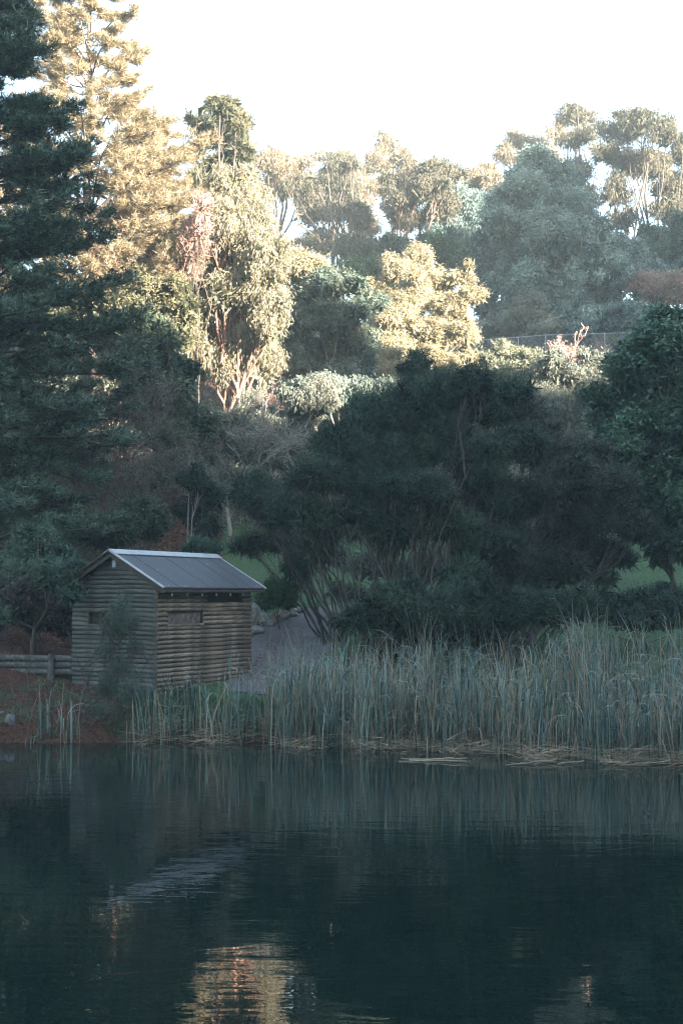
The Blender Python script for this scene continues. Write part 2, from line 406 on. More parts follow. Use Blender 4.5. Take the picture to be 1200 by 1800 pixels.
def limbs(trunk_pts, lobes, cs, r0, per=5, twr=0.25):
    """Limb from the trunk to every lobe, branchlets from there to its clumps."""
    PLs, Rs = [], []
    K = 6
    T = np.asarray(trunk_pts)
    big = max(R[0] for c, R in lobes); lobes = [l for l in lobes if l[1][0] > 0.55 * big]
    for (c, R) in lobes:
        # leave the trunk well below the lobe
        zt = T[:, 2]; z0 = T[0, 2] + (c[2] - T[0, 2]) * rng.uniform(0.35, 0.65)
        z0 = min(z0, zt.max())
        a = np.array([np.interp(z0, zt, T[:, k]) for k in range(3)])
        b = c + rng.normal(size=3) * R * 0.1
        L = np.linalg.norm(b - a)
        r = max(0.012, min(r0 * 0.5, 0.02 * L + 0.02))
        q = curve_pts(a, b, K, wob=0.12, up=0.12); PLs.append(q); Rs.append(np.linspace(r, r * 0.45, K))
        dist = np.linalg.norm((cs - c) / R, axis=1)
        near = np.argsort(dist)[:per * 2]
        rng.shuffle(near)
        for j in near[:per]:
            s = q[rng.integers(2, K)]
            PLs.append(curve_pts(s, cs[j], K, wob=0.2)); Rs.append(np.linspace(r * 0.42, r * 0.1, K))
    return np.array(PLs), np.array(Rs)

def tree(name, label, cat, D, bx, spec, n, style, L, W, leaf, bark, r0=0.2, group=None, k=16, ratio=0.4, flat=0.75, quad=False,
         top=None, per=5, lean=0.0, trunks=1, base_z=None, **kw):
    """A tree seen at photo column bx, depth D, its crown given as photo-space lobes."""
    lob = wlobes(D, spec)
    base = P(bx, 900, D); base[2] = gz(base[0], D) - 0.25 if base_z is None else base_z
    root = empty(name, tuple(base)); tag(root, label, cat, group)
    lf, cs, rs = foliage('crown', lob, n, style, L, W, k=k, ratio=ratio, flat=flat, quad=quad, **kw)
    topz = max(c[2] for c, R in lob) if top is None else P(bx, top, D)[2]
    cxm = np.mean([c[0] for c, R in lob])
    PLs, Rs, LP, LR = [], [], [], []
    for i in range(trunks):
        b0 = base + np.array([rng.normal() * 0.35 * (trunks > 1), rng.normal() * 0.35 * (trunks > 1), 0])
        te = np.array([b0[0] * 0.5 + cxm * 0.5 + (rng.normal() * 1.2 if trunks > 1 else lean), D + rng.normal() * 0.3, topz])
        tp = curve_pts(b0, te, 8, wob=0.10)
        PLs.append(tp); Rs.append(np.linspace(1, 0.12, 8) * r0 * (1 if trunks == 1 else rng.uniform(0.6, 1)))
        sel = [l for j, l in enumerate(lob) if j % trunks == i] if trunks > 1 else lob
        if sel:
            a_, b_ = limbs(tp, sel, cs, r0, per); LP.append(a_); LR.append(b_)
    off = -base
    lf.transform(Matrix.Translation(Vector(off)))
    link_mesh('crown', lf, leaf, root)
    tm = tubes_mesh('trunk', np.array(PLs) + off, np.array(Rs), 8); link_mesh('trunk', tm, bark, root)
    if LP:
        bm_ = tubes_mesh('branches', np.concatenate(LP) + off, np.concatenate(LR), 4); link_mesh('branches', bm_, bark, root)
    return root

def twig_tree(base, n_stem, h, spread, levels=3, kids=4, r0=0.03, up=0.8):
    """Bare branching shrub polylines."""
    PLs, Rs = [], []; K = 5
    cur = []
    for i in range(n_stem):
        a = rng.uniform(0, 2 * math.pi); d = np.array([math.cos(a) * spread, math.sin(a) * spread, up + rng.random() * 0.5]); d /= np.linalg.norm(d)
        cur.append((np.array(base) + np.array([math.cos(a), math.sin(a), 0]) * 0.1 * spread, d, h * rng.uniform(0.4, 0.65), r0 * rng.uniform(0.7, 1)))
    for lv in range(levels):
        nxt = []
        for (p, d, l, r) in cur:
            e = p + d * l; q = curve_pts(p, e, K, wob=0.35, sag=rng.normal() * 0.04)
            PLs.append(q); Rs.append(np.linspace(r, r * 0.5, K))
            for j in range(kids):
                t = rng.uniform(0.35, 1.0); s = q[min(K - 1, int(t * K))]
                nd = d + rng.normal(size=3) * 0.55; nd[2] += 0.12; nd /= np.linalg.norm(nd)
                nxt.append((s, nd, l * rng.uniform(0.45, 0.75), r * 0.5))
        cur = nxt
    return np.array(PLs), np.array(Rs)

def bare_shrub(name, label, cat, D, bx, by, h, n_stem, spread, mat, levels=4, kids=4, r0=0.03, leaf=None, nleaf=0, up=0.8, L=0.08, W=0.03):
    base = P(bx, by or 900, D)
    if by is None: base[2] = gz(base[0], D)
    root = empty(name, tuple(base)); tag(root, label, cat)
    PLs, Rs = twig_tree((0, 0, 0), n_stem, h, spread, levels, kids, r0, up)
    Rs = np.maximum(Rs, D * 0.00022)
    link_mesh('branches', tubes_mesh('branches', PLs, Rs, 3), mat, root)
    if nleaf:
        tips = PLs[-max(1, int(len(PLs) * 0.75)):]
        i = rng.integers(0, len(tips), nleaf); j = rng.integers(1, tips.shape[1], nleaf)
        pos = tips[i, j] + rng.normal(size=(nleaf, 3)) * 0.06
        link_mesh('leaves', leaf_mesh('leaves', pos, rvec(nleaf), L * rng.uniform(.6, 1.3, nleaf), W * rng.uniform(.6, 1.3, nleaf), rng.random(nleaf)), leaf, root)
    return root

def pine(name, label, D, bx, topy, prof, leaf, bark, r0, n_tuft, L, W, whorls=26, per=5, z_from=0.12, rise=0.35, needles=11, pad=0.33, az_pref=None, thin=0.0, droop_low=0.0):
    """Layered pine. prof: list of (py, half width px)."""
    base = P(bx, 900, D); base[2] = gz(base[0], D) - 0.3
    top = P(bx, topy, D)
    root = empty(name, tuple(base)); tag(root, label, 'pine tree')
    H = top[2] - base[2]
    K = 7
    tr = curve_pts(np.zeros(3), np.array([0, 0, H]), 10, wob=0.05)
    link_mesh('trunk', tubes_mesh('trunk', tr[None], (np.linspace(1, 0.06, 10) ** 0.9 * r0)[None], 9), bark, root)
    pys = np.array([p[0] for p in prof], float); hw = np.array([p[1] for p in prof], float)
    zs = np.array([P(bx, py, D)[2] - base[2] for py in pys])
    o = np.argsort(zs); zs, hws = zs[o], hw[o] * D / F
    PLs, Rs, TP, TD, TT = [], [], [], [], []
    for wi in range(whorls):
        fr = z_from + (1 - z_from) * (wi + 0.5) / whorls
        z0 = H * fr
        ln = np.interp(z0, zs, hws)
        a0 = rng.uniform(0, 6.28)
        for b_ in range(per):
            if rng.random() < thin: continue
            az = a0 + b_ * 2 * math.pi / per + rng.normal() * 0.25
            if az_pref is not None and rng.random() < 0.5: az = az_pref + rng.normal() * 0.7
            l = ln * rng.uniform(0.72, 1.12)
            hd = np.array([math.cos(az), math.sin(az), 0])
            rs_ = rise * rng.uniform(0.6, 1.4) - droop_low * max(0, 0.45 - fr)
            t = np.linspace(0, 1, K)
            x0 = np.array([np.interp(z0 - l * rs_ * 0.8, tr[:, 2], tr[:, 0]), np.interp(z0 - l * rs_ * 0.8, tr[:, 2], tr[:, 1]), z0 - l * rs_ * 0.8])
            pl = x0 + hd * (l * t)[:, None]
            pl[:, 2] += l * (rs_ * t ** 1.3 + 0.08 * np.sin(t * 5 + az))
            pl += np.cross(hd, [0, 0, 1]) * (np.sin(t * 3 + az) * 0.05 * l)[:, None]
            PLs.append(pl); Rs.append(np.linspace(0.02 + l * 0.014, 0.012, K))
            side = np.cross(hd, [0, 0, 1.0])
            ntw = max(4, int(5 + l * 2.2))
            for q in range(ntw):
                tq = rng.uniform(0.28, 1.0) ** 0.8
                s = np.array([np.interp(tq, t, pl[:, k]) for k in range(3)])
                ll = l * pad * (1.15 - 0.6 * tq) * rng.uniform(0.5, 1.2)
                dd = hd * rng.uniform(0.5, 1.0) + side * rng.choice([-1, 1]) * rng.uniform(0.2, 1) + np.array([0, 0, rng.uniform(0.05, 0.5)])
                dd /= np.linalg.norm(dd)
                e = s + dd * ll
                tw = curve_pts(s, e, K, wob=0.2, sag=-0.05); PLs.append(tw); Rs.append(np.linspace(0.012 + ll * 0.006, 0.006, K))
                TP.append(tw[2:]); TD.append(np.repeat(dd[None], K - 2, 0))
    TP = np.concatenate(TP); TD = np.concatenate(TD)
    ix = rng.integers(0, len(TP), n_tuft)
    tp = TP[ix] + rng.normal(size=(n_tuft, 3)) * np.array([0.09, 0.09, 0.05]) * (1 + L); td = TD[ix]; tt_ = rng.random(len(TP))[ix]
    pos = np.repeat(tp, needles, 0); d0 = np.repeat(td, needles, 0); n_ = len(pos)
    dirs = unit(d0 * 0.8 + rng.normal(size=(n_, 3)) * 0.6 + np.array([0, 0, 0.35]))
    me = leaf_mesh('crown', pos + rng.normal(size=(n_, 3)) * 0.04, dirs, L * rng.uniform(.7, 1.3, n_), np.full(n_, W), np.clip(np.repeat(tt_, needles) * 0.75 + rng.random(n_) * 0.25, 0, 1), False, unit(np.array([0, 0, 0.8]) + d0 * 0.3 + rng.normal(size=(n_, 3)) * 0.5))
    link_mesh('crown', me, leaf, root)
    Rs = np.maximum(np.array(Rs), D * 0.00018)
    link_mesh('branches', tubes_mesh('branches', np.array(PLs), Rs, 3), bark, root)
    return root

# ------------------------------------------------------------------ unseen sunward wooded hill, crest line shaped to shade the lake and lower trees
us = np.arange(-40, 190, 2.2)
fp, fd = [], []
blob_v, blob_f = [], []; off = 0
ico = bpy.data.meshes.new('tmp')
import bmesh
bm = bmesh.new(); bmesh.ops.create_icosphere(bm, subdivisions=1, radius=1); bm.verts.ensure_lookup_table()
IV = np.array([v.co[:] for v in bm.verts]); IF = np.array([[v.index for v in f.verts] for f in bm.faces]); bm.free()
for u in us:
    H = float(crest(u))
    for j in range(13):
        uu = u + rng.normal() * 1.0; ss = S0 + rng.uniform(-5, 5)
        x = uu * (-SHY) + ss * SHX; y = uu * SHX + ss * SHY
        g = gz(x, y); t = (j + rng.random()) / 13
        r = rng.uniform(1.3, 2.6)
        Hh = float(crest(uu)) + (ss - S0) * math.tan(SUN_EL) + rng.normal() * 0.5
        zc = g + (Hh - r - g) * (0.1 + 0.9 * t)
        v = IV * np.array([r * 1.1, r * 1.1, r]) * (1 + 0.22 * rng.normal(size=(len(IV), 1))) + np.array([x, y, zc])
        blob_v.append(v); blob_f.append(IF + off); off += len(IV)
        k_ = 36; d = rvec(k_); fp.append(np.array([x, y, zc]) + d * r * rng.uniform(0.9, 1.35, (k_, 1))); fd.append(d)
for u in np.arange(-75, 100, 2.4):          # unseen near-shore trees added to block low sky behind and right of the camera
    for j in range(12):
        uu = u + rng.normal() * 1.2; ss = 20 + rng.uniform(-4, 5)
        x = uu * (-SHY) + ss * SHX; y = uu * SHX + ss * SHY
        g = gz(x, y); r = rng.uniform(1.5, 2.8); Hh = min(22.0 + rng.normal() * 0.5, float(crest(uu)) - 9)
        zc = g + max(0.5, (Hh - r - g)) * (0.05 + 0.95 * (j + rng.random()) / 12)
        v = IV * np.array([r * 1.1, r * 1.1, r]) * (1 + 0.22 * rng.normal(size=(len(IV), 1))) + np.array([x, y, zc])
        blob_v.append(v); blob_f.append(IF + off); off += len(IV)
        k_ = 26; d = rvec(k_); fp.append(np.array([x, y, zc]) + d * r * rng.uniform(0.9, 1.35, (k_, 1))); fd.append(d)
fp = np.concatenate(fp); fd = np.concatenate(fd)
side = unit(np.cross(fd, rvec(len(fd)))) * 0.22
lv = np.stack([fp - side, fp + side, fp + rvec(len(fp)) * 0.55], 1).reshape(-1, 3)
Vb = np.concatenate(blob_v + [lv]); Fb = np.concatenate(blob_f + [np.arange(len(lv)).reshape(-1, 3) + off])
tag(link_mesh('shading_forest', np_mesh('shading_forest', Vb, Fb, rng.random(len(Vb))), L_under), 'unseen forest on the sunward hill and near shore, added to block sun and low sky', 'forest', kind='stuff')

# ------------------------------------------------------------------ the log hut
hc0 = P(275, 1209, 35.5)
HR = np.array([0.434, 0.90]); HR /= np.linalg.norm(HR); HL = np.array([-HR[1], HR[0]])
hz = math.atan2(HR[1], HR[0])
LEN, WID = 4.77, 2.55
hut = empty('log_hut', tuple(hc0), hz)
tag(hut, 'small log bird hide with dark sheet roof standing on the lake bank', 'hut')
def hut_local(px, py, plane):
    """Photo pixel -> hut-local point on the wall plane: 'side' (y=0) or 'gable' (x=0)."""
    d = P(px, py, 10.0) - np.array([0, 0, EYE]); o = np.array([0, 0, EYE]) - hc0
    nvec = np.array([HL[0], HL[1], 0]) if plane == 'side' else np.array([HR[0], HR[1], 0])
    k = -np.dot(o, nvec) / np.dot(d, nvec); q = o + d * k
    return np.dot(q[:2], HR), np.dot(q[:2], HL), q[2]

M_loglit = noise_mat('log_weathered_lit', (0.045, 0.037, 0.030), (0.31, 0.245, 0.185), 3.2, stretch=(0.7, 3.5, 3.5), rough=0.85, bump=0.6, bscale=9, cc=(0.155, 0.122, 0.094), objrand=0.28, bdist=0.012)  # brighter brown copy: light on the path wall is put into the colour
M_loggreyshade = noise_mat('log_grey_shaded', (0.026, 0.030, 0.030), (0.13, 0.128, 0.12), 3.2, stretch=(3.5, 0.7, 3.5), rough=0.9, bump=0.6, bscale=9, cc=(0.068, 0.070, 0.067), objrand=0.25, bdist=0.012)  # darker grey copy: gable shade put into the colour; retaining wall reuses it
M_dark = noise_mat('dark_timber', (0.018, 0.016, 0.014), (0.04, 0.036, 0.032), 6)
M_roof = noise_mat('roof_sheet', (0.020, 0.026, 0.034), (0.062, 0.072, 0.088), 26, rough=0.52, bump=0.15, bscale=60, detail=5, spec=0.35)
M_trim = noise_mat('galvanised_trim', (0.19, 0.22, 0.25), (0.36, 0.39, 0.42), 7, rough=0.4, spec=0.6)
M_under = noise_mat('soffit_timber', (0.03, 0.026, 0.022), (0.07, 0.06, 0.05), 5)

def log_mesh(axis, L, r, seed, segs=4, sides=9):
    rr = np.random.default_rng(seed)
    xs = np.linspace(0, L, segs + 1)
    ang = np.linspace(0, 2 * math.pi, sides, endpoint=False)
    V = []
    for i, x in enumerate(xs):
        rad = r * (1 + rr.normal() * 0.035); cz = rr.normal() * r * 0.05; cyy = rr.normal() * r * 0.07
        for a in ang:
            V.append((x, cyy + math.cos(a) * rad, cz + math.sin(a) * rad) if axis == 'x' else (cyy + math.cos(a) * rad, x, cz + math.sin(a) * rad))
    Fq = []
    for i in range(segs):
        for k in range(sides):
            Fq.append((i * sides + k, i * sides + (k + 1) % sides, (i + 1) * sides + (k + 1) % sides, (i + 1) * sides + k))
    Fq.append(tuple(range(sides))); Fq.append(tuple(range(segs * sides, (segs + 1) * sides)))
    me = bpy.data.meshes.new('log'); me.from_pydata(V, [], Fq); me.polygons.foreach_set('use_smooth', [True] * (len(Fq) - 2) + [False, False])
    return me
def box_mesh(x0, x1, y0, y1, z0, z1, name='box', bev=0.0):
    bm = bmesh.new(); bmesh.ops.create_cube(bm, size=1)
    for v in bm.verts:
        v.co = Vector(((x0 + x1) / 2 + v.co.x * (x1 - x0), (y0 + y1) / 2 + v.co.y * (y1 - y0), (z0 + z1) / 2 + v.co.z * (z1 - z0)))
    if bev: bmesh.ops.bevel(bm, geom=bm.edges[:], offset=bev, segments=1, affect='EDGES')
    me = bpy.data.meshes.new(name); bm.to_mesh(me); bm.free(); return me

ROWH = 0.1165
SL = math.tan(math.radians(30.0))
ridge_z = 3.42                                           # top of the roof at the ridge, above the hut floor
def roof_under(y): return ridge_z - 0.09 - abs(y - WID / 2) * SL
wall_side = link_mesh('wall', box_mesh(0.09, LEN - 0.09, 0.075, 0.115, -0.35, 2.5), M_dark, hut)
wall_side['label'] = 'brown log wall facing the path'
wx0, _, wz1 = hut_local(294, 1076, 'side'); wx1, _, wz0 = hut_local(355.5, 1095, 'side')
sx0, _, sz1 = hut_local(364, 1039, 'side'); sx1, _, sz0 = hut_local(424, 1060, 'side')
openings = [(wx0, wx1, wz0, wz1), (sx0, sx1, sz0, 2.62)]
def put_logs(parent, axis, fixed, rows, span, holes, mat, r=0.061, back=False):
    for i in range(rows[0], rows[1]):
        z = (i + 0.5) * ROWH
        lo, hi = span(z)
        if hi - lo < 0.15: continue
        parts = [(lo, hi)]
        for (a, b_, z0, z1) in holes:
            if z0 < z < z1:
                nw = []
                for (p, q) in parts:
                    if a > p and b_ < q: nw += [(p, a), (b_, q)]
                    else: nw.append((p, q))
                parts = nw
        for (p, q) in parts:
            me = log_mesh(axis, q - p, r * rng.uniform(0.93, 1.05), int(rng.integers(1e6)), segs=max(1, int((q - p) / 1.0)))
            loc = (p, fixed + rng.normal() * 0.004, z) if axis == 'x' else (fixed + rng.normal() * 0.004, p, z)
            link_mesh('log', me, mat, parent, loc)
put_logs(wall_side, 'x', 0.03, (-3, 21), lambda z: (0.0, LEN), openings, M_loglit)
gable = link_mesh('wall', box_mesh(0.075, 0.115, 0.09, WID - 0.09, -0.35, 2.5), M_dark, hut); gable['label'] = 'log gable wall facing the lake, tinted blue-grey for its shade'
def gspan(z):
    half = WID / 2 if z < roof_under(0) - 0.06 else (ridge_z - 0.15 - z) / SL
    half = min(half, WID / 2 - 0.0)
    return (WID / 2 - half, WID / 2 + half)
_, gy1, gz1 = hut_local(157, 1077, 'gable'); _, gy0, gz0 = hut_local(186, 1097, 'gable')
put_logs(gable, 'y', 0.03, (-3, 29), gspan, [(gy0, gy1, gz0, gz1)], M_loggreyshade)
# triangular backing behind the gable logs
me = bpy.data.meshes.new('gable_board'); me.from_pydata([(0.095, 0.1, 2.4), (0.095, WID - 0.1, 2.4), (0.095, WID / 2, ridge_z - 0.2)], [], [(0, 1, 2)])
link_mesh('gable_board', me, M_dark, gable)
wall_back = link_mesh('wall', box_mesh(LEN - 0.115, LEN - 0.075, 0.09, WID - 0.09, -0.35, 2.5), M_dark, hut); wall_back['label'] = 'log end wall away from the lake'
put_logs(wall_back, 'y', LEN - 0.03, (-1, 29), gspan, [], M_loglit)
wall_far = link_mesh('wall', box_mesh(0.09, LEN - 0.09, WID - 0.115, WID - 0.075, -0.2, 2.5), M_dark, hut); wall_far['label'] = 'log side wall turned to the trees'
put_logs(wall_far, 'x', WID - 0.03, (-1, 21), lambda z: (0.0, LEN), [], M_loggreyshade)
link_mesh('floor', box_mesh(0.12, LEN - 0.12, 0.12, WID - 0.12, -0.1, 0.05), M_dark, hut)
# viewing windows: framed slots with a recessed shutter board
M_pane = noise_mat('viewing_shutter', (0.06, 0.05, 0.05), (0.22, 0.17, 0.14), 9, cc=(0.11, 0.095, 0.09))
def slot(a, b_, z0, z1, axis, pane=True):
    def bx(u0, u1, d0, d1, q0, q1, bev=0.006):
        return box_mesh(u0, u1, d0, d1, q0, q1, 'frame', bev) if axis == 'x' else box_mesh(d0, d1, u0, u1, q0, q1, 'frame', bev)
    wn = link_mesh('window', bx(a - 0.02, b_ + 0.02, -0.035, 0.07, z0 - 0.055, z0 - 0.005), M_loglit if axis == 'x' else M_loggreyshade, hut)
    link_mesh('frame', bx(a - 0.035, a + 0.01, -0.02, 0.10, z0 - 0.003, z1 + 0.01), M_under, wn)
    link_mesh('frame', bx(b_ - 0.01, b_ + 0.035, -0.02, 0.10, z0 - 0.003, z1 + 0.01), M_under, wn)
    link_mesh('lintel', bx(a - 0.035, b_ + 0.035, -0.03, 0.07, z1 + 0.012, z1 + 0.045), M_under, wn)
    if pane: link_mesh('shutter', bx(a + 0.012, b_ - 0.012, 0.05, 0.072, z0, z1 + 0.008, 0), M_pane, wn)
slot(wx0, wx1, wz0, wz1, 'x')
slot(gy0, gy1, gz0, gz1, 'y', False)
# roof
roof = empty('roof'); roof.parent = hut
OV, OVG = 0.33, 0.22
x0r, x1r = -OVG, LEN + OVG
nsh = 7
eaveY = [-OV, WID + OV]
def slope_box(xa, xb, ya, yb, lift, thick, name):
    """Slab lying on the roof slope between plan y=ya and y=yb (same side of the ridge)."""
    V = []
    for x in (xa, xb):
        for y in (ya, yb):
            zt = ridge_z - abs(y - WID / 2) * SL + lift
            V += [(x, y, zt - thick), (x, y, zt)]
    me = bpy.data.meshes.new(name)
    me.from_pydata(V, [], [(0, 1, 3, 2), (4, 6, 7, 5), (0, 4, 5, 1), (2, 3, 7, 6), (1, 5, 7, 3), (0, 2, 6, 4)])
    return me
for si, ye in enumerate(eaveY):
    for i in range(nsh):
        xa = x0r + (x1r - x0r) * i / nsh; xb = x0r + (x1r - x0r) * (i + 1) / nsh
        s = link_mesh('roof_sheet', slope_box(xa + 0.009, xb - 0.009, ye, WID / 2, rng.uniform(-0.003, 0.003), 0.03, 'roof_sheet'), M_roof, roof)
    link_mesh('roof_deck', slope_box(x0r + 0.02, x1r - 0.02, ye * 0.985 + (WID / 2) * 0.015, WID / 2, -0.045, 0.03, 'roof_deck'), M_under, roof)
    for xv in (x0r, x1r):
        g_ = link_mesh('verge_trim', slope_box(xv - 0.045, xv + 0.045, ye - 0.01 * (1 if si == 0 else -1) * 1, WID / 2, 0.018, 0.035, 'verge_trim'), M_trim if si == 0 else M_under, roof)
        link_mesh('barge_board', slope_box(xv + (0.012 if xv < 1 else -0.04), xv + (0.04 if xv < 1 else -0.012), ye, WID / 2, -0.08, 0.085, 'barge_board'), M_under, roof)
    for i in range(7):
        xr = x0r + 0.35 + i * (x1r - x0r - 0.7) / 6
        link_mesh('rafter', slope_box(xr - 0.022, xr + 0.022, ye * 0.93 + (WID / 2) * 0.07, WID / 2, -0.078, 0.085, 'rafter'), M_under, roof)
    link_mesh('gutter_board', slope_box(x0r + 0.05, x1r - 0.05, ye, ye + (0.03 if si == 0 else -0.03), -0.076, 0.05, 'gutter_board'), M_under, roof)
me = bpy.data.meshes.new('ridge_cap')
V = []
for x in (x0r - 0.05, x1r + 0.05):
    for (dy, dz) in ((-0.19, -0.19 * SL + 0.035), (0, 0.045), (0.19, -0.19 * SL + 0.035), (0.19, -0.19 * SL + 0.022), (0, 0.030), (-0.19, -0.19 * SL + 0.022)):
        V.append((x, WID / 2 + dy, ridge_z + dz))
me.from_pydata(V, [], [(i, (i + 1) % 6, 6 + (i + 1) % 6, 6 + i) for i in range(6)] + [(0, 1, 4, 5), (1, 2, 3, 4), (6, 11, 10, 7), (7, 10, 9, 8)])
link_mesh('ridge_cap', me, M_trim, roof)
link_mesh('gable_vent', box_mesh(-0.04, 0.0, WID / 2 - 0.06, WID / 2 + 0.06, ridge_z - 0.42, ridge_z - 0.24, 'gable_vent', 0.008), M_trim, hut)
# corner drips under the eave: small pale bracket tips
for i in range(6):
    xr = x0r + 0.45 + i * 0.72
    link_mesh('bracket', box_mesh(xr - 0.012, xr + 0.012, -OV + 0.02, -OV + 0.05, ridge_z - (WID / 2 + OV) * SL - 0.225, ridge_z - (WID / 2 + OV) * SL - 0.15, 'bracket'), M_trim, roof)
# fallen leaves and droppings on the roof
k_ = 26; lx = rng.uniform(0, LEN, k_); ly = rng.uniform(-OV, 0.9, k_); ly[:9] = -OV + rng.random(9) * 0.1
pos = np.stack([lx, ly, ridge_z - np.abs(ly - WID / 2) * SL + 0.012], 1)
dl = np.stack([rng.normal(size=k_), rng.normal(size=k_), rng.normal(size=k_) * 0.1], 1)
o = link_mesh('roof_leaves', leaf_mesh('roof_leaves', pos, unit(dl), np.full(k_, 0.05), np.full(k_, 0.03), rng.random(k_)), leaf_mat('pale_dry_leaf', (0.4, 0.38, 0.33), (0.6, 0.58, 0.52)), roof)

# ------------------------------------------------------------------ log retaining wall on the left bank
pa = P(-60, 1184, 37.15); pb = P(133, 1184, 36.75)
pa[2] = pb[2] = 0
rw = empty('log_retaining_wall', (pb[0], pb[1], 1.24), math.atan2(pa[1] - pb[1], pa[0] - pb[0]))
tag(rw, 'low wall of three stacked round logs with a post on the red bank left of the hut', 'retaining wall')
Lw = float(np.linalg.norm(pa - pb))
for j in range(3):
    zz = 0.085 + j * 0.172
    cuts = [0, 0.62, Lw] if j != 1 else [0, 0.60, 2.2, Lw]
    for a, b_ in zip(cuts[:-1], cuts[1:]):
        link_mesh('log', log_mesh('x', b_ - a - 0.015, 0.088 * rng.uniform(0.94, 1.04), int(rng.integers(1e6)), segs=4, sides=10), M_loggreyshade, rw, (a + 0.007, 0, zz))
pm = tubes_mesh('post', np.array([[[0.60, 0.16, -0.3], [0.60, 0.16, 0.1], [0.60, 0.16, 0.3], [0.60, 0.16, 0.55]]]), np.array([[0.085, 0.085, 0.08, 0.078]]), 10)
link_mesh('post', pm, M_loggreyshade, rw)
for vx in (1,):
    pm = tubes_mesh('post', np.array([[[0.60, 0.16, 0.549], [0.60, 0.16, 0.552]]]), np.array([[0.078, 0.001]]), 10)
    link_mesh('post_top', pm, M_loggreyshade, rw)

# ------------------------------------------------------------------ rocks along the path
M_rock = noise_mat('rock', (0.14, 0.14, 0.135), (0.46, 0.45, 0.43), 3.5, bump=0.8, bscale=8, cc=(0.19, 0.18, 0.17), objrand=0.15)
M_rockdark = noise_mat('rock_dark', (0.05, 0.05, 0.05), (0.17, 0.17, 0.17), 3.5, bump=0.8, bscale=8)
M_rockred = noise_mat('rock_reddish', (0.18, 0.13, 0.115), (0.46, 0.36, 0.31), 3.5, bump=0.8, bscale=8, objrand=0.15)
def ground_depth(px, py, d0, d1):
    for D in np.arange(d0, d1, 0.1):
        q = P(px, py, D)
        if gz(q[0], D) >= q[2]: return float(D)
    return d0
def rock(px, py, D, wpx, hpx, label, mat=None, rot=0.0):
    if D > 40: D = ground_depth(px, py + hpx * 0.5, 41.0, 58.0)
    bm = bmesh.new(); bmesh.ops.create_icosphere(bm, subdivisions=3, radius=1)
    cuts = [(unit(rng.normal(size=3)), rng.uniform(0.55, 0.85)) for _ in range(11)]
    for v in bm.verts:
        p = np.array(v.co[:])
        for nn, dd in cuts:
            q = p @ nn
            if q > dd: p = p - nn * (q - dd) * 0.92
        v.co = Vector(p * (1 + rng.normal() * 0.012))
    me = bpy.data.meshes.new('rock'); bm.to_mesh(me); bm.free()
    c = P(px, py, D); s = PX(wpx * 0.72, D); h = PX(hpx * 0.68, D)
    o = bpy.data.objects.new('rock', me); C.objects.link(o); me.materials.append(mat or M_rock)
    c[2] = min(c[2], gz(c[0], D) + h * 0.75)
    o.location = c; o.scale = (s * 1.15, s, h * 1.2); o.rotation_euler = (rng.normal() * 0.2, rot, rng.uniform(0, 6))
    tag(o, label, 'rock', 'rocks lining the gravel path')
for a in [(447, 1084, 42.0, 20, 30, 'pale grey tall boulder against the far corner of the hut'),
          (450, 1107, 41.6, 18, 12, 'flat low rock at the foot of the pale boulder beside the hut'),
          (463, 1092, 42.6, 15, 20, 'pointed grey rock just right of the pale boulder by the hut'),
          (474, 1097, 42.9, 12, 12, 'small rounded rock between the pointed rock and the reddish rocks'),
          (484, 1090, 43.6, 18, 15, 'broad reddish rock in the middle of the row along the path', M_rockred),
          (498, 1084, 44.6, 17, 16, 'upright reddish rock right of the middle in the path row', M_rockred),
          (511, 1080, 45.8, 15, 13, 'dull brown rock second from the far end of the path row'),
          (527, 1074, 47.0, 20, 10, 'long low dark rock at the far end of the path row')]:
    rock(a[0], a[1], a[2], a[3], a[4], a[5], a[6] if len(a) > 6 else None)
rock(20, 1267, 33.2, 15, 15, 'grey stone half buried in the red bank at the left edge', M_rockdark)
bpy.data.objects['rock.008']['group'] = 'stones on the red bank'
rock(4, 1252, 33.8, 9, 6, 'tiny stone above the grey stone on the red bank', M_rockdark)
bpy.data.objects['rock.009']['group'] = 'stones on the red bank'

# ------------------------------------------------------------------ chain-link fence on the upper slope
M_fence = noise_mat('fence_steel', (0.13, 0.16, 0.17), (0.24, 0.27, 0.29), 5, rough=0.45, spec=0.6)
fpts = [P(832, 599, 94), P(958, 589, 94), P(1096, 585, 95), P(1180, 584, 96)]
fr = empty('wire_fence', tuple(P(862, 640, 94))); tag(fr, 'grey wire mesh fence with steel top rail across the upper slope', 'fence')
fo = P(862, 640, 94)
fa = np.array(fpts) - fo
seg = np.linspace(0, 3, 40); rail = np.stack([np.interp(seg, range(4), fa[:, k]) for k in range(3)], 1)
link_mesh('top_rail', tubes_mesh('top_rail', rail[None], np.full((1, 40), 0.032), 6), M_fence, fr)
for u_ in (0.0, 0.24, 0.62, 1.0, 1.37, 1.75, 2.12, 2.55, 3.0):
    p = np.array([np.interp(u_, range(4), fa[:, k]) for k in range(3)])
    q = np.stack([p + [0, 0, 0.06], p + [0, 0, -2.4]], 0)
    link_mesh('post', tubes_mesh('post', q[None], np.full((1, 2), 0.04), 6), M_fence, fr)
wl = []
nW = 170
for i in range(nW):
    u_ = 3 * i / nW; p = np.array([np.interp(u_, range(4), fa[:, k]) for k in range(3)])
    for sgn in (-1, 1):
        wl.append(np.stack([p, p + np.array([sgn * 0.55, 0.0, -1.9])], 0))
for j in range(8):
    pass
mo = link_mesh('wire_mesh', tubes_mesh('wire_mesh', np.array(wl), np.full((len(wl), 2), 0.0055), 3), M_fence, fr); mo['kind'] = 'stuff'

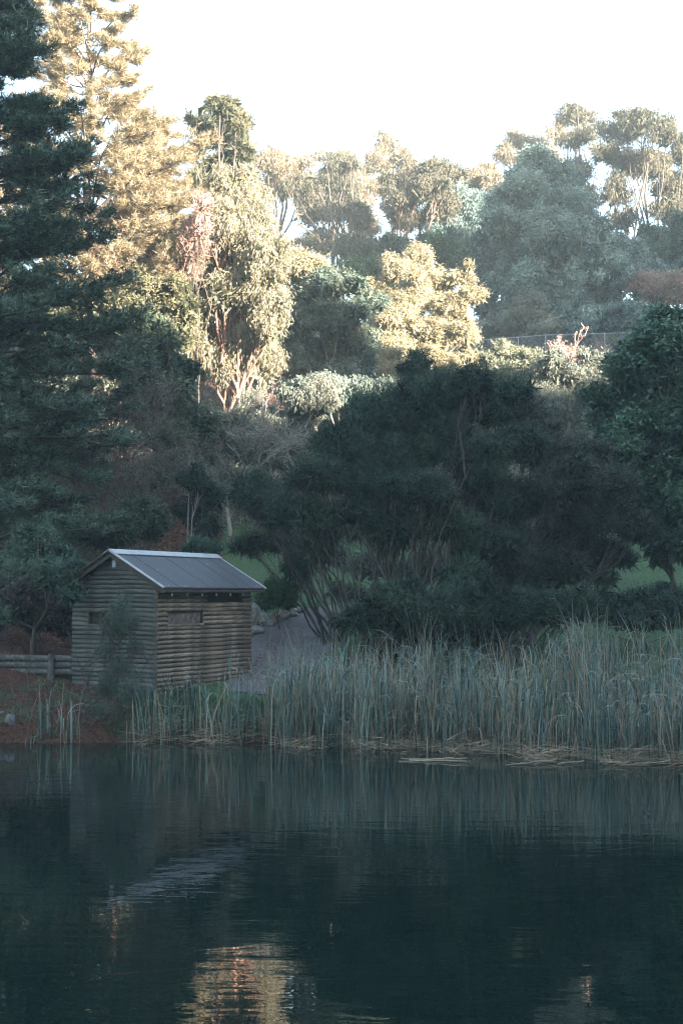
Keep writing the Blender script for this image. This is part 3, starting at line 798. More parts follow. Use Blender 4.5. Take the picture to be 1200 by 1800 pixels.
# ------------------------------------------------------------------ trees: left
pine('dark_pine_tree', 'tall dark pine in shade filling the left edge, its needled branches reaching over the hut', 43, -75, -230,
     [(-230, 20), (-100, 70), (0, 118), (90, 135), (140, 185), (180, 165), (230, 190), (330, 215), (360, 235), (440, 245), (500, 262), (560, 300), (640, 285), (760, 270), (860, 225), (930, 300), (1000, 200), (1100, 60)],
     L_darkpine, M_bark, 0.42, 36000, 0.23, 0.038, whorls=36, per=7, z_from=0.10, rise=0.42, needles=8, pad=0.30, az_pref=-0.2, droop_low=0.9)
pine('lit_pine_tree', 'tall sunlit pine with open golden crown and bare leader behind the dark pine', 66, 146, -55,
     [(-55, 40), (20, 85), (120, 105), (170, 95), (230, 175), (270, 215), (310, 200), (370, 235), (420, 225), (470, 225), (540, 200), (640, 110), (700, 20)],
     L_litpine, M_bark, 0.30, 36000, 0.27, 0.034, whorls=25, per=7, z_from=0.26, rise=0.5, needles=8, pad=0.34, thin=0.15)
tree('round_pine_tree', 'round-topped grey-green pine standing tall on the slope between golden pine and skyline gums', 'pine tree', 82, 386,
     [(385, 188, 34, 20), (420, 215, 28, 24), (356, 222, 26, 24), (390, 240, 42, 24), (430, 262, 24, 20), (342, 268, 26, 18), (392, 290, 38, 22), (348, 318, 28, 16), (430, 305, 24, 16), (375, 345, 30, 16)],
     34000, 'needle', 0.26, 0.05, L_pine3, M_bark, 0.2, k=26, ratio=0.38, flat=0.6, zmin=-0.7, core=1.0, top=300)
tree('weeping_gum_tree', 'tall sunlit gum tree with drooping pale leaves and pinkish bark above the lake', 'tree', 64, 402,
     [(415, 335, 42, 40), (405, 400, 55, 50), (455, 430, 45, 50), (385, 470, 45, 50), (450, 510, 50, 50), (478, 560, 32, 55), (370, 560, 50, 45), (440, 600, 45, 50),
      (465, 640, 30, 45), (350, 520, 30, 40), (355, 610, 32, 35), (400, 655, 30, 30), (340, 655, 26, 25), (430, 370, 46, 44), (400, 520, 40, 34), (480, 470, 30, 44), (440, 680, 24, 24)],
     150000, 'droop', 0.19, 0.043, L_gum, M_barkred, 0.17, k=20, ratio=0.30, flat=1.3, trunks=3, per=9, shell=0.5, quad=False, upb=0.0, top=600, core=0.6, zmin=-0.8)
tree('pink_dry_tree', 'slim dead tree with pinkish dry foliage beside the weeping gum', 'tree', 62, 342,
     [(356, 365, 10, 30), (340, 430, 17, 38), (350, 410, 12, 30), (326, 475, 16, 22)],
     7000, 'up', 0.22, 0.03, L_pink, M_bark, 0.05, k=14, ratio=0.35)
tree('pink_undergrowth_tree', 'small pinkish sapling low behind the golden pine', 'tree', 64, 215,
     [(205, 385, 30, 16), (200, 560, 30, 20), (175, 560, 22, 16), (180, 470, 30, 25), (215, 500, 25, 20)],
     8000, 'any', 0.2, 0.05, L_dry, M_barkred, 0.08, k=12)
tree('olive_wattle_tree', 'olive green wattle with mottled leaves below the golden pine', 'tree', 60, 285,
     [(270, 520, 55, 40), (225, 560, 55, 50), (300, 590, 45, 50), (240, 620, 60, 50), (180, 600, 50, 45), (320, 560, 28, 35), (180, 520, 40, 30), (110, 560, 50, 50)],
     60000, 'any', 0.15, 0.055, leaf_mat('olive_leaves', (0.05, 0.06, 0.035), (0.20, 0.185, 0.105), 0.25), M_bark, 0.2, k=20, ratio=0.33)
tree('shaded_wattle_tree', 'dark green wattle in shade below the weeping gum', 'tree', 55, 268,
     [(265, 610, 55, 45), (310, 680, 50, 45), (240, 690, 45, 50), (290, 760, 55, 50), (340, 740, 38, 42), (300, 830, 42, 35), (335, 800, 35, 35), (215, 640, 40, 40)],
     60000, 'flatleaf', 0.13, 0.05, L_under, M_bark, 0.18, k=20, ratio=0.33)
bare_shrub('bare_shrub', 'large leafless purplish-grey shrub between the dark pine and the shaded wattle', 'shrub', 49, 205, 960, 5.2, 12, 0.35, M_twigpurple, 5, 4, 0.035, L_dry, 3500, L=0.06, W=0.04)
bare_shrub('bare_shrub', 'pale leafless shrub with crooked branches below the weeping gum', 'shrub', 56, 425, 850, 3.8, 8, 0.9, M_twig, 4, 4, 0.04, L_dull, 2500, L=0.08, W=0.04)
bare_shrub('bare_shrub', 'low tangle of bare brown branches under the shaded wattle', 'shrub', 50, 370, 905, 2.6, 8, 0.9, M_twig, 4, 3, 0.03, L_under, 2500)
tree('rounded_bush', 'rounded mottled green bush just above the hut roof', 'bush', 45.5, 245,
     [(240, 905, 42, 35), (270, 925, 28, 28), (215, 935, 35, 28), (190, 950, 28, 22)], 22000, 'flatleaf', 0.11, 0.045, L_under, M_bark, 0.06, k=22, ratio=0.33)
tree('slender_sapling', 'slender sapling with thin pale stem right of the mottled bush', 'tree', 47, 330,
     [(350, 850, 34, 26), (372, 880, 34, 30), (340, 905, 30, 34), (368, 930, 26, 22)], 20000, 'up', 0.09, 0.02, L_tea, M_twig, 0.05, k=22, ratio=0.33)
tree('small_fern_bush', 'low blue-green bush behind the ridge of the hut roof', 'bush', 46, 350,
     [(350, 962, 26, 14), (375, 966, 18, 10)], 5000, 'up', 0.09, 0.02, L_green, M_bark, 0.03, k=16, ratio=0.33)
tree('purple_bush', 'dark purplish bush with bare twigs against the left end of the hut', 'bush', 39.5, 105,
     [(100, 1068, 36, 30), (60, 1085, 40, 35), (30, 1050, 45, 40), (112, 1100, 22, 26)], 26000, 'any', 0.075, 0.03, leaf_mat('purple_leaves', (0.025, 0.026, 0.024), (0.085, 0.065, 0.062), 0.1), M_twigpurple, 0.05, k=22, ratio=0.3, trunks=3)
tree('dark_green_bush', 'dark green leafy bush hanging over the left eave of the hut', 'bush', 38.6, 60,
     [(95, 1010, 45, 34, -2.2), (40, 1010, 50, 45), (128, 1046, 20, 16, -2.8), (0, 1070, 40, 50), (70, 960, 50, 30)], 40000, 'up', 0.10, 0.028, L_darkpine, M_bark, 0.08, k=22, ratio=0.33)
tree('thin_leaved_sapling', 'feathery sapling growing at the water edge in front of the gable wall', 'sapling', 33.4, 203,
     [(212, 1078, 26, 24), (222, 1062, 18, 22), (200, 1110, 32, 26), (232, 1100, 22, 22), (190, 1150, 26, 20), (235, 1142, 22, 18), (210, 1180, 32, 22), (190, 1215, 30, 24), (225, 1225, 28, 24), (175, 1250, 22, 20), (245, 1195, 14, 14)],
     24000, 'up', 0.06, 0.011, leaf_mat('sapling_leaves', (0.03, 0.055, 0.042), (0.10, 0.14, 0.11), 0.2), M_stem, 0.018, k=16, ratio=0.6, trunks=6, per=6, core=0, shell=0.9, spread=(0.2, 0.8), flat=1.2)
bare_shrub('twiggy_sapling', 'sparse twiggy sapling with few leaves in front of the brown log wall', 'sapling', 33.6, 322, None, 1.25, 4, 0.22, M_stem, 3, 4, 0.010, L_tea, 900, up=1.0, L=0.07, W=0.016)

pine('lower_pine_tree', 'shorter golden pine filling the gap right of the tall sunlit pine', 73, 262, 205,
     [(205, 15), (250, 50), (300, 75), (340, 65), (400, 90), (460, 80), (520, 95), (600, 60)],
     L_litpine, M_bark, 0.24, 18000, 0.27, 0.036, whorls=18, per=7, z_from=0.25, rise=0.4, needles=7, pad=0.36)
tree('backdrop_wattle', 'olive wattle between the shorter golden pine and the weeping gum', 'tree', 76, 320, [(310, 420, 40, 34), (290, 480, 40, 34), (340, 490, 36, 40), (320, 540, 40, 34)], 30000, 'any', 0.16, 0.06, leaf_mat('olive_leaves', (0,0,0), (0,0,0)), M_bark, 0.15, k=20)
# ------------------------------------------------------------------ trees: middle
tree('golden_wattle_tree', 'bright golden wattle lit by the sun in the middle of the slope', 'tree', 82, 728,
     [(735, 458, 28, 28), (700, 480, 34, 30), (760, 500, 40, 34), (720, 530, 50, 38), (815, 488, 20, 22), (835, 520, 22, 18), (790, 540, 42, 34), (690, 560, 45, 38), (760, 590, 55, 38), (815, 590, 30, 30), (700, 620, 40, 32), (770, 640, 48, 28), (825, 630, 20, 20), (672, 510, 28, 26)],
     190000, 'flatleaf', 0.125, 0.048, L_acacia, M_bark, 0.13, k=24, ratio=0.33, flat=0.65, upb=0.35)
tree('golden_wattle_tree', 'smaller golden wattle crown just right of the weeping gum', 'tree', 78, 535,
     [(512, 458, 28, 26), (545, 470, 32, 24), (530, 492, 35, 22), (565, 482, 18, 16), (500, 480, 22, 26)],
     22000, 'flatleaf', 0.16, 0.06, L_acacia, M_bark, 0.12, k=20, ratio=0.34, flat=0.65, upb=0.35)
tree('mixed_wattle_tree', 'tall blue-green wattle in half shade between the weeping gum and golden wattle', 'tree', 74, 575,
     [(560, 520, 45, 32), (600, 500, 35, 28), (530, 560, 42, 38), (590, 560, 50, 40), (640, 530, 30, 34), (560, 620, 55, 40), (620, 600, 48, 42), (650, 650, 40, 38), (520, 640, 35, 40), (600, 665, 50, 35)],
     85000, 'flatleaf', 0.15, 0.055, leaf_mat('wattle_bluegreen', (0.045, 0.08, 0.068), (0.19, 0.225, 0.165), 0.25), M_bark, 0.2, k=20, ratio=0.33, flat=0.7)
tree('pale_shrub', 'small pale yellow shrub glowing below the golden wattle', 'shrub', 70, 688,
     [(685, 635, 20, 20), (695, 665, 22, 20), (675, 660, 15, 20)], 9000, 'up', 0.12, 0.045, L_acacia, M_bark, 0.06, k=18, ratio=0.35, top=640)
tree('twiggy_dark_tree', 'small dark twiggy tree poking up behind the big tea tree', 'tree', 52, 735,
     [(738, 640, 26, 24), (722, 660, 24, 20), (752, 665, 24, 20)], 9000, 'up', 0.10, 0.022, L_tea, M_stem, 0.05, k=18, ratio=0.34, trunks=3, top=660)
tree('thicket_tree', 'dull brownish-green scrub tree under the weeping gum', 'tree', 60, 485,
     [(470, 760, 40, 38), (520, 740, 45, 40), (500, 800, 50, 34), (440, 720, 30, 28), (560, 700, 40, 38), (450, 800, 35, 30)],
     52000, 'droop', 0.12, 0.045, L_dull, M_twig, 0.12, k=20, ratio=0.32)
tree('thicket_tree', 'grey scrub tree between the blue-green wattle and the tea tree', 'tree', 64, 600,
     [(580, 690, 45, 34), (640, 690, 45, 32), (530, 690, 40, 34), (600, 730, 50, 30)],
     40000, 'droop', 0.13, 0.045, leaf_mat('scrub_bluegrey', (0.065, 0.10, 0.09), (0.20, 0.235, 0.19), 0.2), M_twig, 0.12, k=20, ratio=0.32)
tree('thicket_tree', 'small pale grey-green scrub tree at the foot of the weeping gum', 'tree', 58, 400,
     [(400, 760, 40, 34), (375, 800, 34, 30), (430, 790, 30, 34), (385, 850, 30, 26), (430, 860, 34, 30)],
     36000, 'any', 0.12, 0.04, L_dull, M_twig, 0.10, k=20, ratio=0.32)

# ------------------------------------------------------------------ trees: upper right and skyline
tree('blue_wattle_tree', 'huge rounded blue-green wattle on the upper right slope', 'tree', 108, 985,
     [(950, 310, 55, 34), (900, 370, 50, 42), (970, 370, 60, 45), (1020, 400, 45, 45), (870, 440, 38, 36), (940, 440, 58, 48), (1050, 450, 48, 48), (1100, 450, 34, 34), (1000, 490, 58, 45),
      (900, 490, 40, 40), (1060, 520, 40, 36), (960, 540, 52, 40), (1010, 570, 45, 34), (1110, 490, 30, 30), (850, 480, 22, 28), (920, 330, 40, 30), (990, 330, 40, 30), (980, 420, 60, 50, -3), (930, 390, 50, 40, -2), (1040, 480, 50, 40, -3), (940, 500, 46, 40, -3), (1000, 545, 50, 34, -3), (870, 400, 34, 30), (900, 545, 36, 30), (1080, 560, 40, 28)],
     250000, 'any', 0.22, 0.10, L_blue, M_bark, 0.14, k=30, ratio=0.30, spread=(0.7, 1.0), shell=0.3, zmin=-0.45, top=560, flat=0.8, upb=0.35, per=3)
tree('slope_shrub', 'feathery grey-green shrub behind the fence below the blue wattle', 'shrub', 99, 920,
     [(920, 560, 44, 34), (880, 580, 34, 28), (965, 585, 34, 24)], 22000, 'up', 0.18, 0.06, L_dull, M_bark, 0.1, k=20, ratio=0.32)
tree('slope_shrub', 'dark shrub at the foot of the blue wattle near the fence end', 'shrub', 99, 1060,
     [(1060, 565, 45, 26), (1020, 590, 30, 18), (1110, 560, 34, 28)], 18000, 'any', 0.18, 0.07, L_blue, M_bark, 0.1, k=20, ratio=0.32)
tree('rusty_bush', 'rusty pink bush catching sun at the right edge below the conifer', 'bush', 104, 1150,
     [(1140, 505, 30, 22), (1180, 500, 32, 24), (1200, 520, 30, 24)], 12000, 'up', 0.22, 0.05, L_pink, M_barkred, 0.08, k=18, ratio=0.33, top=520)
tree('hillside_shrub', 'grey-green shrub mass with pale yellow tips left of the dry flower stalks', 'shrub', 78, 900,
     [(890, 625, 32, 22), (925, 640, 30, 24), (870, 660, 40, 32), (910, 690, 45, 34)], 36000, 'up', 0.15, 0.05, leaf_mat('shrub_yellowgrey', (0.10, 0.12, 0.085), (0.26, 0.27, 0.185), 0.25), M_twig, 0.1, k=22, ratio=0.3)
tree('hillside_shrub', 'large grey scrub tree with dark trunk behind the tea tree', 'shrub', 76, 995,
     [(990, 660, 60, 40), (960, 710, 55, 36), (1030, 690, 45, 40), (1010, 740, 55, 34), (950, 760, 50, 32), (1060, 650, 30, 34)], 52000, 'droop', 0.14, 0.045, L_dull, M_bark, 0.08, k=22, ratio=0.3)
bare_shrub('dry_flowering_shrub', 'tall dry shrub with pinkish upright stalks rising above the fence rail', 'shrub', 79, 990, 690, 2.9, 16, 0.22, noise_mat('dry_stalk', (0.28, 0.20, 0.17), (0.55, 0.42, 0.36), 4), 3, 4, 0.05, L_pink, 4500, L=0.14, W=0.06, up=1.0)
bare_shrub('dry_flowering_shrub', 'wide thicket of thin greyish stalks right of the taller pinkish stalks', 'shrub', 80, 1055, 690, 2.6, 22, 0.30, M_twig, 3, 4, 0.04, L_pink, 3500, L=0.12, W=0.05, up=1.0)
tree('dark_conifer', 'dark drooping conifer at the right edge under the tall skyline gum', 'tree', 118, 1165,
     [(1150, 420, 30, 24), (1180, 440, 30, 26), (1130, 445, 30, 22), (1195, 410, 24, 26), (1160, 470, 44, 24)], 30000, 'flatleaf', 0.25, 0.08, L_green, M_bark, 0.3, k=18, ratio=0.33, flat=0.4)
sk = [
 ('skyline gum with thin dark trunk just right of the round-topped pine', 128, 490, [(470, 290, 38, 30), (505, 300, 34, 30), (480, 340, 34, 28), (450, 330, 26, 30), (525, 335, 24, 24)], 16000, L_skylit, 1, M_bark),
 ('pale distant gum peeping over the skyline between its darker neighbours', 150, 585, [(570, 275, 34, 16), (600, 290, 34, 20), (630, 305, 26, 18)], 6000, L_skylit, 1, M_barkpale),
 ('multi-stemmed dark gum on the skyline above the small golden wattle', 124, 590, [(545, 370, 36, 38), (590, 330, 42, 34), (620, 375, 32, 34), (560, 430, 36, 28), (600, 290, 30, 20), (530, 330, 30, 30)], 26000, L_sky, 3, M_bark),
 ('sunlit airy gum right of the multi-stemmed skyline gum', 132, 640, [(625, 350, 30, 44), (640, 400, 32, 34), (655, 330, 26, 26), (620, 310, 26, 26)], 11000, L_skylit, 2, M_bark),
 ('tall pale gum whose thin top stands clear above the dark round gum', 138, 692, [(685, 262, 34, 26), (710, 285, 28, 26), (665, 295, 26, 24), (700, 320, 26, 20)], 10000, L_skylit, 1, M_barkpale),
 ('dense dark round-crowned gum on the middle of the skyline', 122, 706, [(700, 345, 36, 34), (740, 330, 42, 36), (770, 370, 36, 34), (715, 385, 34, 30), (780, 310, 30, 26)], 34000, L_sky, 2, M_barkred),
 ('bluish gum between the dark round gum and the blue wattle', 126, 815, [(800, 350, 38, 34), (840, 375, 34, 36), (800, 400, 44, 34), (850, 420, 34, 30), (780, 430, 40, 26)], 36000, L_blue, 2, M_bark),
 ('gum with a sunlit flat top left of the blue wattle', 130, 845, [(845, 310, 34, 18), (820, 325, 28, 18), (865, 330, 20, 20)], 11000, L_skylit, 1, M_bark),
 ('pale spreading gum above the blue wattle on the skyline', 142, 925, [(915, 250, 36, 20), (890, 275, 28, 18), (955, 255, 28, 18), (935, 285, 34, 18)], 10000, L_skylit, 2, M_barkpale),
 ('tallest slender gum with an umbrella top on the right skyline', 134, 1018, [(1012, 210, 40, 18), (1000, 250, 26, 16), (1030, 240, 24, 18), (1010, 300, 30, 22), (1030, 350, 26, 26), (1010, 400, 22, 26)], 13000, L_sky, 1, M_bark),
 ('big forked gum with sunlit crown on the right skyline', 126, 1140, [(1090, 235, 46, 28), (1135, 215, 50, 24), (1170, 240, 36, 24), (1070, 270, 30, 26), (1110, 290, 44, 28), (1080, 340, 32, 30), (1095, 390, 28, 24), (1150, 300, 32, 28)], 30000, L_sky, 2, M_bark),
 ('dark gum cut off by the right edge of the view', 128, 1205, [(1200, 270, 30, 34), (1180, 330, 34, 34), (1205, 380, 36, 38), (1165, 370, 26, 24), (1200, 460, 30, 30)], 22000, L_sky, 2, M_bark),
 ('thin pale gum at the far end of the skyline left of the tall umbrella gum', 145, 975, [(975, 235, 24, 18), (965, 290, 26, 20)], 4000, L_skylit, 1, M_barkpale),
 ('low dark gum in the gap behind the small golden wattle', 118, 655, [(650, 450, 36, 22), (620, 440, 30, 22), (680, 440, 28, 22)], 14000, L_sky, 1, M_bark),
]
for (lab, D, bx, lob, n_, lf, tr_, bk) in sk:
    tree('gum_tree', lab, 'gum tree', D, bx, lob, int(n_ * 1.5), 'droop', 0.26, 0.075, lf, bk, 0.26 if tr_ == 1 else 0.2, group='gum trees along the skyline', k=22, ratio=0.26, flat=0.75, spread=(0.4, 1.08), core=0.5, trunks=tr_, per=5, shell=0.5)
for (lab, bx, lb, lf_) in [('low olive scrub closing the ridge left of the multi-stemmed gum', 510, [(490, 440, 34, 26), (540, 445, 36, 24), (455, 430, 26, 26)], L_sky),
        ('long low scrub on the ridge under the dark round-crowned gum', 720, [(700, 440, 36, 24), (750, 440, 36, 22), (800, 445, 36, 26)], L_under),
        ('blue-green scrub on the ridge between the golden and the blue wattle', 850, [(840, 470, 34, 34), (850, 510, 34, 30), (870, 550, 34, 26)], L_blue),
        ('dark scrub along the ridge behind the rusty bush', 1150, [(1110, 470, 40, 30), (1150, 490, 40, 28), (1195, 490, 34, 30), (1150, 520, 50, 24)], L_blue)]:
    tree('ridge_scrub', lab, 'scrub', 116, bx, lb, 20000, 'any', 0.22, 0.09, lf_, M_bark, 0.12, group='scrub along the ridge', k=22, ratio=0.3)
tree('skyline_bush', 'fresh green bush below the multi-stemmed skyline gum', 'bush', 112, 640, [(640, 470, 40, 22), (610, 480, 30, 20), (670, 480, 34, 20)], 14000, 'any', 0.22, 0.09, L_vivid, M_bark, 0.1, k=18, ratio=0.33)
tree('skyline_bush', 'deep green bush right of the golden wattle top', 'bush', 112, 790, [(780, 450, 40, 30), (820, 460, 34, 32), (850, 500, 30, 34), (760, 435, 24, 20)], 24000, 'any', 0.22, 0.09, L_vivid, M_bark, 0.1, k=18, ratio=0.33)

# ------------------------------------------------------------------ right foreground tree, hedge, tea trees
tree('broadleaf_tree', 'dense deep green broadleaf tree at the right edge beside the lawn', 'tree', 48, 1192,
     [(1160, 610, 55, 44), (1110, 660, 50, 40), (1190, 680, 60, 50), (1080, 710, 44, 34), (1140, 740, 60, 45), (1090, 790, 42, 40), (1180, 800, 60, 50), (1130, 850, 50, 45), (1190, 890, 45, 50), (1145, 920, 36, 36), (1120, 760, 50, 40), (1215, 590, 50, 50), (1200, 950, 34, 36), (1095, 870, 44, 36), (1130, 925, 44, 34), (1180, 930, 44, 36), (1100, 900, 30, 30), (1230, 750, 40, 80), (1160, 565, 30, 20), (1140, 660, 60, 50), (1180, 860, 50, 50), (1170, 780, 60, 60), (1165, 975, 24, 24), (1075, 745, 36, 30)],
     180000, 'flatleaf', 0.15, 0.062, L_green, M_bark, 0.11, k=34, ratio=0.28, flat=0.6, upb=0.3, trunks=1, core=2.0, per=3, zmin=-0.15, top=880)
tree('low_hedge', 'low dark hedge between the right lawn and the reeds', 'hedge', 41, 1120,
     [(1060, 1065, 45, 26), (1110, 1062, 40, 26), (1160, 1060, 45, 26), (1205, 1058, 40, 30), (1010, 1070, 45, 30), (1110, 1090, 70, 24), (1190, 1090, 50, 22)],
     50000, 'up', 0.07, 0.025, L_tea, M_stem, 0.03, k=30, ratio=0.3)

def tea_tree(label, D, stems, lobspec, n, leafm, base_rng, L=0.13, W=0.019, group='tea trees on the bank', sub=9, k=30, core=1.3):
    lob = wlobes(D, lobspec)
    b0 = P((base_rng[0] + base_rng[1]) / 2, 900, D); b0[2] = gz(b0[0], D) - 0.1
    root = empty('tea_tree', tuple(b0)); tag(root, label, 'tea tree', group)
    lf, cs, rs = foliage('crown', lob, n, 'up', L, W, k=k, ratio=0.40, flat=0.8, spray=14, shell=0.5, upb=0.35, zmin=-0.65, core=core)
    lf.transform(Matrix.Translation(Vector(-b0)))
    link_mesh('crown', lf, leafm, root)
    K = 7; S, SR, T, TR = [], [], [], []
    mb = max(R[0] for c, R in lob); lob = [l for l in lob if l[1][0] > 0.5 * mb]
    cl = np.array([c for c, R in lob])
    for i in range(stems):
        c, R = lob[i % len(lob)]
        px_ = base_rng[0] + (base_rng[1] - base_rng[0]) * np.clip(0.5 + (c[0] - cl[:, 0].mean()) / (np.ptp(cl[:, 0]) + 0.1) * 0.7 + rng.normal() * 0.12, 0, 1)
        a = P(px_, 900, D + rng.normal() * 0.5); a[2] = gz(a[0], a[1]) - 0.05
        e = c + rng.normal(size=3) * R * 0.3
        h = np.linalg.norm(e - a)
        q = curve_pts(a, e, K, wob=0.16, up=rng.uniform(-0.10, 0.02)); r = rng.uniform(0.022, 0.05)
        S.append(q); SR.append(np.linspace(r, r * 0.35, K))
        near = np.argsort(np.linalg.norm(cs - e, axis=1))[:sub * 2]; rng.shuffle(near)
        for j in near[:sub]:
            st = q[rng.integers(3, K)]
            T.append(curve_pts(st, cs[j], K, wob=0.25)); TR.append(np.linspace(r * 0.4, 0.006, K))
    o_ = -b0
    for s_, r_ in zip(S, SR):
        link_mesh('stem', tubes_mesh('stem', s_[None] + o_, r_[None], 6), M_stem, root)
    link_mesh('branches', tubes_mesh('branches', np.array(T) + o_, np.array(TR), 3), M_stem, root)
    return root
tea_tree('biggest dark tea tree with many fanned stems rising from behind the reeds', 41.5, 60,
    [(730, 700, 62, 38), (660, 730, 55, 38), (800, 690, 50, 36), (860, 720, 50, 40), (600, 780, 55, 40), (700, 790, 60, 40), (790, 780, 62, 44), (560, 840, 50, 36),
     (640, 850, 55, 32), (740, 860, 60, 30), (840, 830, 60, 45), (510, 900, 48, 30), (560, 960, 34, 30), (900, 780, 40, 40), (880, 880, 50, 44), (545, 910, 38, 30), (840, 670, 36, 26), (900, 690, 30, 28), (620, 900, 50, 26), (700, 930, 60, 24), (790, 920, 60, 30), (650, 830, 55, 36), (850, 960, 50, 30), (760, 745, 60, 44), (700, 850, 60, 40)],
    300000, L_tea, (590, 800), k=30, sub=7)
tea_tree('brownish tea tree spreading low to the right behind the reeds', 43, 34,
    [(950, 790, 50, 38), (1010, 800, 45, 36), (1000, 850, 55, 40), (1060, 850, 44, 36), (930, 880, 50, 40), (1040, 910, 55, 38), (1110, 925, 36, 30), (980, 950, 60, 40), (1060, 975, 45, 28), (900, 970, 50, 40), (960, 1010, 60, 34), (860, 1030, 50, 40), (930, 730, 36, 30)],
    170000, L_teabrown, (800, 960), k=28, sub=6)
tea_tree('small low tea tree filling the foot of the biggest one just above the reeds', 39.5, 22,
    [(700, 1060, 55, 34), (790, 1070, 60, 34), (880, 1080, 60, 32), (640, 1085, 45, 26), (960, 1075, 50, 28), (1020, 1060, 40, 24), (830, 1020, 50, 30), (740, 1110, 60, 24), (850, 1115, 60, 20)],
    70000, L_tea, (640, 960), k=24, sub=5)
tea_tree('slim leaning tea tree with thin foliage over the path behind the hut', 45, 14,
    [(450, 850, 30, 18), (440, 880, 34, 16), (480, 905, 40, 20), (440, 960, 30, 18), (490, 955, 34, 20), (520, 1000, 30, 24), (480, 870, 30, 20)],
    26000, L_tea, (560, 610), k=16, sub=6)
tree('green_mound_bush', 'low bright green bush on the bank above the path rocks', 'bush', 46.5, 490,
     [(480, 1045, 26, 20), (505, 1058, 20, 16), (465, 1062, 18, 12), (505, 1040, 18, 16)], 12000, 'up', 0.09, 0.022, L_vivid, M_bark, 0.03, k=18, ratio=0.35)

tree('back_shrub', 'dull grey shrub row behind the stems of the biggest tea tree', 'shrub', 49, 690,
     [(620, 930, 40, 26), (680, 950, 45, 28), (740, 930, 45, 30), (650, 1000, 45, 24), (730, 1010, 55, 24), (590, 985, 22, 18), (610, 1040, 26, 16), (680, 1050, 50, 20), (770, 985, 50, 30)], 38000, 'any', 0.11, 0.04, L_dull, M_stem, 0.03, k=20, ratio=0.3, trunks=3, core=0.6)
tree('back_shrub', 'dark green shrub behind the right side of the biggest tea tree', 'shrub', 50, 870,
     [(820, 940, 50, 34), (890, 930, 45, 34), (940, 990, 50, 34), (840, 1010, 50, 26), (1010, 1000, 50, 32), (1060, 1020, 30, 18)], 36000, 'any', 0.11, 0.04, L_under, M_stem, 0.03, k=20, ratio=0.3, trunks=3)
# ------------------------------------------------------------------ undergrowth over the slopes (uncountable)
def undergrowth(name, label, n_tuft, region, per, L, W, leafm, hmax, style='up', dens=None, clumpf=0.5):
    x0, x1, y0, y1 = region
    y = np.sqrt(rng.uniform(y0 ** 2, y1 ** 2, n_tuft)); x = rng.uniform(x0, x1, n_tuft) * y
    if dens is not None:
        k = rng.random(n_tuft) < dens(x, y); x, y = x[k], y[k]
    z = ground_z(x, y)
    h = hmax * (0.35 + 0.65 * (0.5 + 0.5 * np.sin(x * 0.9 + 1.7 * np.sin(y * 0.31)) * np.cos(y * 0.7 + x * 0.2))) * rng.uniform(0.4, 1, len(x)) * np.clip(y / 80, 0.35, 1)
    px = np.repeat(x, per); py = np.repeat(y, per); pz = np.repeat(z, per); hh = np.repeat(h, per)
    n_ = len(px)
    f = rng.random(n_)
    pos = np.stack([px + rng.normal(size=n_) * (hh * 0.35), py + rng.normal(size=n_) * (hh * 0.35), pz + hh * f], 1)
    d = unit(rng.normal(size=(n_, 3)) * 0.7 + np.array([0, 0, 0.6]))
    t = np.clip(np.repeat(rng.random(len(x)), per) * 0.6 + rng.random(n_) * 0.4, 0, 1)
    o = link_mesh(name, leaf_mesh(name, pos, d, L * rng.uniform(.6, 1.3, n_), W * rng.uniform(.6, 1.3, n_), t, False), leafm)
    tag(o, label, 'undergrowth', kind='stuff')
    return o
undergrowth('undergrowth', 'low scrub covering the upper slope', 6000, (-0.30, 0.30, 66, 140), 14, 0.32, 0.12, L_under, 2.6)
undergrowth('undergrowth', 'mixed dry scrub covering the lower slope', 4500, (-0.30, 0.30, 60, 76), 16, 0.2, 0.07, L_dull, 2.0)
undergrowth('undergrowth', 'brown leaf litter and sticks under the trees', 5000, (-0.30, -0.085, 41, 60), 8, 0.13, 0.06, L_litter, 0.35)
undergrowth('undergrowth', 'dark scrub under the pines on the left slope', 1500, (-0.30, -0.13, 48, 62), 22, 0.13, 0.05, L_under, 2.4)

def scatter(name, label, cat, n, xr, yr, L, W, leafm, up=1.0, flatten=0.3, mask=None, zoff=0.0, kink=0.0):
    x = rng.uniform(xr[0], xr[1], n); y = rng.uniform(yr[0], yr[1], n)
    if mask is not None:
        k = rng.random(n) < mask(x, y); x, y = x[k], y[k]
    n_ = len(x)
    z = ground_z(x, y) + zoff
    d = unit(rng.normal(size=(n_, 3)) * np.array([1, 1, flatten]) + np.array([0, 0, up]))
    o = link_mesh(name, leaf_mesh(name, np.stack([x, y, z], 1), d, L * rng.uniform(.5, 1.4, n_), np.full(n_, W), rng.random(n_), False), leafm)
    tag(o, label, cat, kind='stuff'); return o
def on_path(x, y):
    cx = np.interp(y, pc[:7, 1], pc[:7, 0]); w_ = np.interp(y, pc[:7, 1], pc[:7, 2])
    return np.abs(x - cx) < w_
def in_hut(x, y):
    dx = x - hc0[0]; dy = y - hc0[1]; a = dx * HR[0] + dy * HR[1]; b_ = dx * HL[0] + dy * HL[1]
    return (a > -0.02) & (a < LEN) & (b_ > -0.02) & (b_ < WID)
gm = lambda x, y: grass_share(x, y) * (~on_path(x, y)) * (~in_hut(x, y)) * (0.35 + 0.65 * (np.sin(x * 2.1) * np.cos(y * 1.7) > -0.3))
scatter('bank_grass', 'short green grass on the bank beside the hut', 'grass', 42000, (-5.2, 9), (32.4, 42), 0.07, 0.012, L_grass, 1.0, 0.3, gm)
scatter('lawn_grass', 'green lawn rising behind the path', 'grass', 60000, (-6, 16), (42, 62), 0.07, 0.02, L_grass, 1.0, 0.3, gm)
